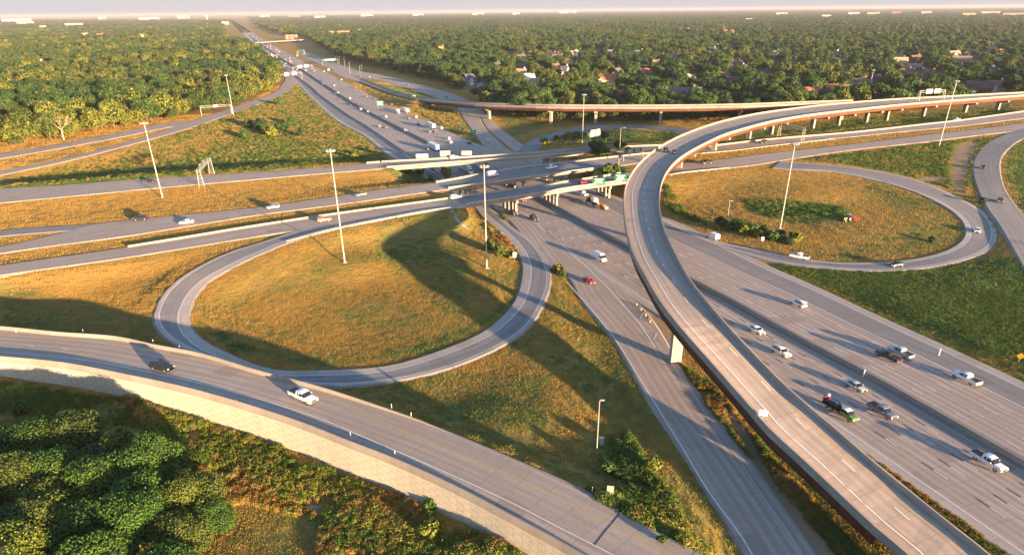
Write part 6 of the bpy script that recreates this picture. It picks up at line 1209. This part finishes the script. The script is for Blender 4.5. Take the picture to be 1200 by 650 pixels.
def board(u, v, z, w_, h_, m, label, pole=3.0, face=None, cat='sign', legend=0, name='road_sign', posts=2, grp=None, ang=None, lm='white_sign'):
    """panel whose foot is at the pixel, facing the camera or along ang"""
    q = GT(u, v) if z is None else G(u, v, z); a = -math.atan2(q[0], q[1]) if ang is None else ang; r = empty(name, q, a, label=label, cat=cat, group=grp); mb = MB(); mb.box((0, 0, pole+h_/2), (w_, .08, h_))
    if m == 'yellow_sign': mb = MB(); q_ = w_*.7; mb.add([(0, -.04, pole), (q_, -.04, pole+q_), (0, -.04, pole+2*q_), (-q_, -.04, pole+q_), (0, .04, pole), (q_, .04, pole+q_), (0, .04, pole+2*q_), (-q_, .04, pole+q_)], [(0, 1, 2, 3), (7, 6, 5, 4), (0, 4, 5, 1), (1, 5, 6, 2), (2, 6, 7, 3), (3, 7, 4, 0)])
    s_ = mb.build('panel', M[m], r)
    for k in range(posts): mb = MB(); x = 0 if posts == 1 else (k-.5)*w_*.7; mb.tube((x, .09, -.3), (x, .09, pole+h_*.8), .07, .07, 6); mb.build('post', M['galv'], r)
    for k in range(legend): mb = MB(); mb.box((0, -.055, pole+h_*(.25+.5*k/max(1, legend-1))), (w_*(.72-.2*(k % 2)), .02, h_*.11)); mb.build('legend_line', M[lm], s_)
    return r
board(446,129,0,6,4,'green_sign','big green freeway sign on the median north of the overpasses',3.5, legend=3); board(555,158.5,None,3.6,2.8,'green_sign','small green exit sign at the fork of the far side road',1.5, legend=2)
for u, v, w_, h_, lb in ((495,187.6,6.5,2.2,'left white sign back on the rail of the north overpass'),(522,185.7,5.5,3,'middle white sign back on the north overpass'),(547,184,5.5,2.2,'right white sign back on the north overpass')): board(u, v, ZC, w_, h_, 'sign_back', lb, 1.0, cat='sign')
board(701.5,217,ZC,5.6,3.4,'green_sign','left green exit sign hung on the south overpass',0.2, legend=3); board(727,213,ZC,5.6,3.4,'green_sign','right green exit sign hung on the south overpass',0.2, legend=3)
board(893,492,9.2,1.5,1.2,'white_sign','small white warning sign on the flyover barrier',1.0,posts=1); board(714.5,585,None,1.1,1.6,'barrier','tan sign on a post beside the foreground ramp',1.2,posts=1); board(603,325 if False else 306,None,1.1,1.8,'white_sign','white sign beside the loop road on the right of the left loop',1.4,posts=1); board(1193,425,None,1.2,1.2,'yellow_sign','yellow orange warning sign at the right verge of the freeway',1.0,posts=1,legend=0)
board(638.5,171,None,1.3,1.3,'yellow_sign','yellow warning sign inside the far loop',1.2,posts=1); board(893,285,None,1.0,1.4,'white_sign','small pale sign in front of the shrub row',1.0,posts=1)
# delineator posts and drains
for (u, v, z, lb) in [(1011.5,441,0,'white delineator standing on the freeway median'),(1100,416,0,'white delineator on the right shoulder of the freeway')]:
    b = G(u, v, z); mb = MB(); mb.tube((0, 0, 0), (0, 0, 1.9), .13, .13, 6); o = mb.build('marker_post', M['white_sign'], loc=tuple(b)); setp(o, lb, 'marker post')
for k, (u, v) in enumerate([(19,389),(98,390),(180,402),(211,409),(330,443),(459,478),(482,488),(694,576),(704,581),(278,473),(411,511),(463,533)]):
    b = G(u, v, FRZ); mb = MB(); mb.tube((0, 0, 0), (0, 0, 1.0), .055, .055, 6); o = mb.build('marker_post', M['white_sign'], loc=tuple(b)); setp(o, 'small white marker post along the foreground ramp', 'marker post', 'marker posts along the foreground ramp')
def strip(pts, w_, m, label, name, z=None):
    C = catmull([GT(u, v) for u, v in pts], 2); C[:, 2] = THs(C[:, :2])+.12; mb = MB(); a = offset(C, -w_/2); b = offset(C, w_/2); V = []
    for p, q, c in zip(a, b, C): V += [(p[0], p[1], c[2]), (c[0], c[1], c[2]-.12), (q[0], q[1], c[2]), (q[0], q[1], c[2]-.7), (p[0], p[1], c[2]-.7)]
    mb.add(V, [(5*i+j, 5*i+(j+1) % 5, 5*i+5+(j+1) % 5, 5*i+5+j) for i in range(len(C)-1) for j in range(5)]+[(0, 1, 2, 3, 4), tuple(5*(len(C)-1)+j for j in (4, 3, 2, 1, 0))]); o = mb.build(name, M[m]); setp(o, label, 'drain')
strip([(528,245),(533,254),(541,263),(548,268)], 1.6, 'concrete', 'pale concrete drain running down from the south overpass', 'drain_channel'); strip([(250,554),(275,565),(310,577),(345,588),(372,596)], 1.2, 'concrete', 'narrow pale concrete ditch below the retaining wall', 'drain_channel'); strip([(0,384.5),(20,385),(45,388),(70,391)], .9, 'concrete', 'pale kerb drain at the far left edge of the foreground ramp', 'drain_channel')
# crash cushion barrels at the gore under the flyover
for k in range(7):
    u = 746+k*2.6; v = 357.5+k*2.6+(k*k)*.12; b = G(u, v, 0); mb = MB(); mb.tube((0, 0, 0), (0, 0, .7), .26, .24, 10); o = mb.build('crash_barrel', M['trim' if k % 2 else 'barrier'], loc=tuple(b)); setp(o, ('black' if k % 2 else 'pale')+' crash barrel in the row at the fork beside the flyover', 'barrel', ('black' if k % 2 else 'pale')+' crash barrels at the fork')
# ------------------------------------------------------------------ haze
mb = MB(); mb.box((0, 30000, 56), (130000, 100000, 140)); hz = mb.build('haze', []) if False else None
me = bpy.data.meshes.new('haze'); x0, x1, y0, y1, z0, z1 = -64000, 64000, -62500, 62500, -4, 96
me.from_pydata([(x0,y0,z0),(x1,y0,z0),(x1,y1,z0),(x0,y1,z0),(x0,y0,z1),(x1,y0,z1),(x1,y1,z1),(x0,y1,z1)], [], [(3,2,1,0),(4,5,6,7),(0,1,5,4),(1,2,6,5),(2,3,7,6),(3,0,4,7)]); me.update()
hz = bpy.data.objects.new('haze', me); COL.objects.link(hz); hz['kind'] = 'stuff'
m = bpy.data.materials.new('thin_morning_haze'); m.use_nodes = True; nt = m.node_tree; nt.nodes.clear(); o = nt.nodes.new('ShaderNodeOutputMaterial'); v = nt.nodes.new('ShaderNodeVolumePrincipled')
v.inputs['Color'].default_value = (.50, .52, .60, 1); v.inputs['Density'].default_value = HAZE; v.inputs['Anisotropy'].default_value = 0.0
nt.links.new(v.outputs[0], o.inputs['Volume']); me.materials.append(m)
print('objects', len(bpy.data.objects))
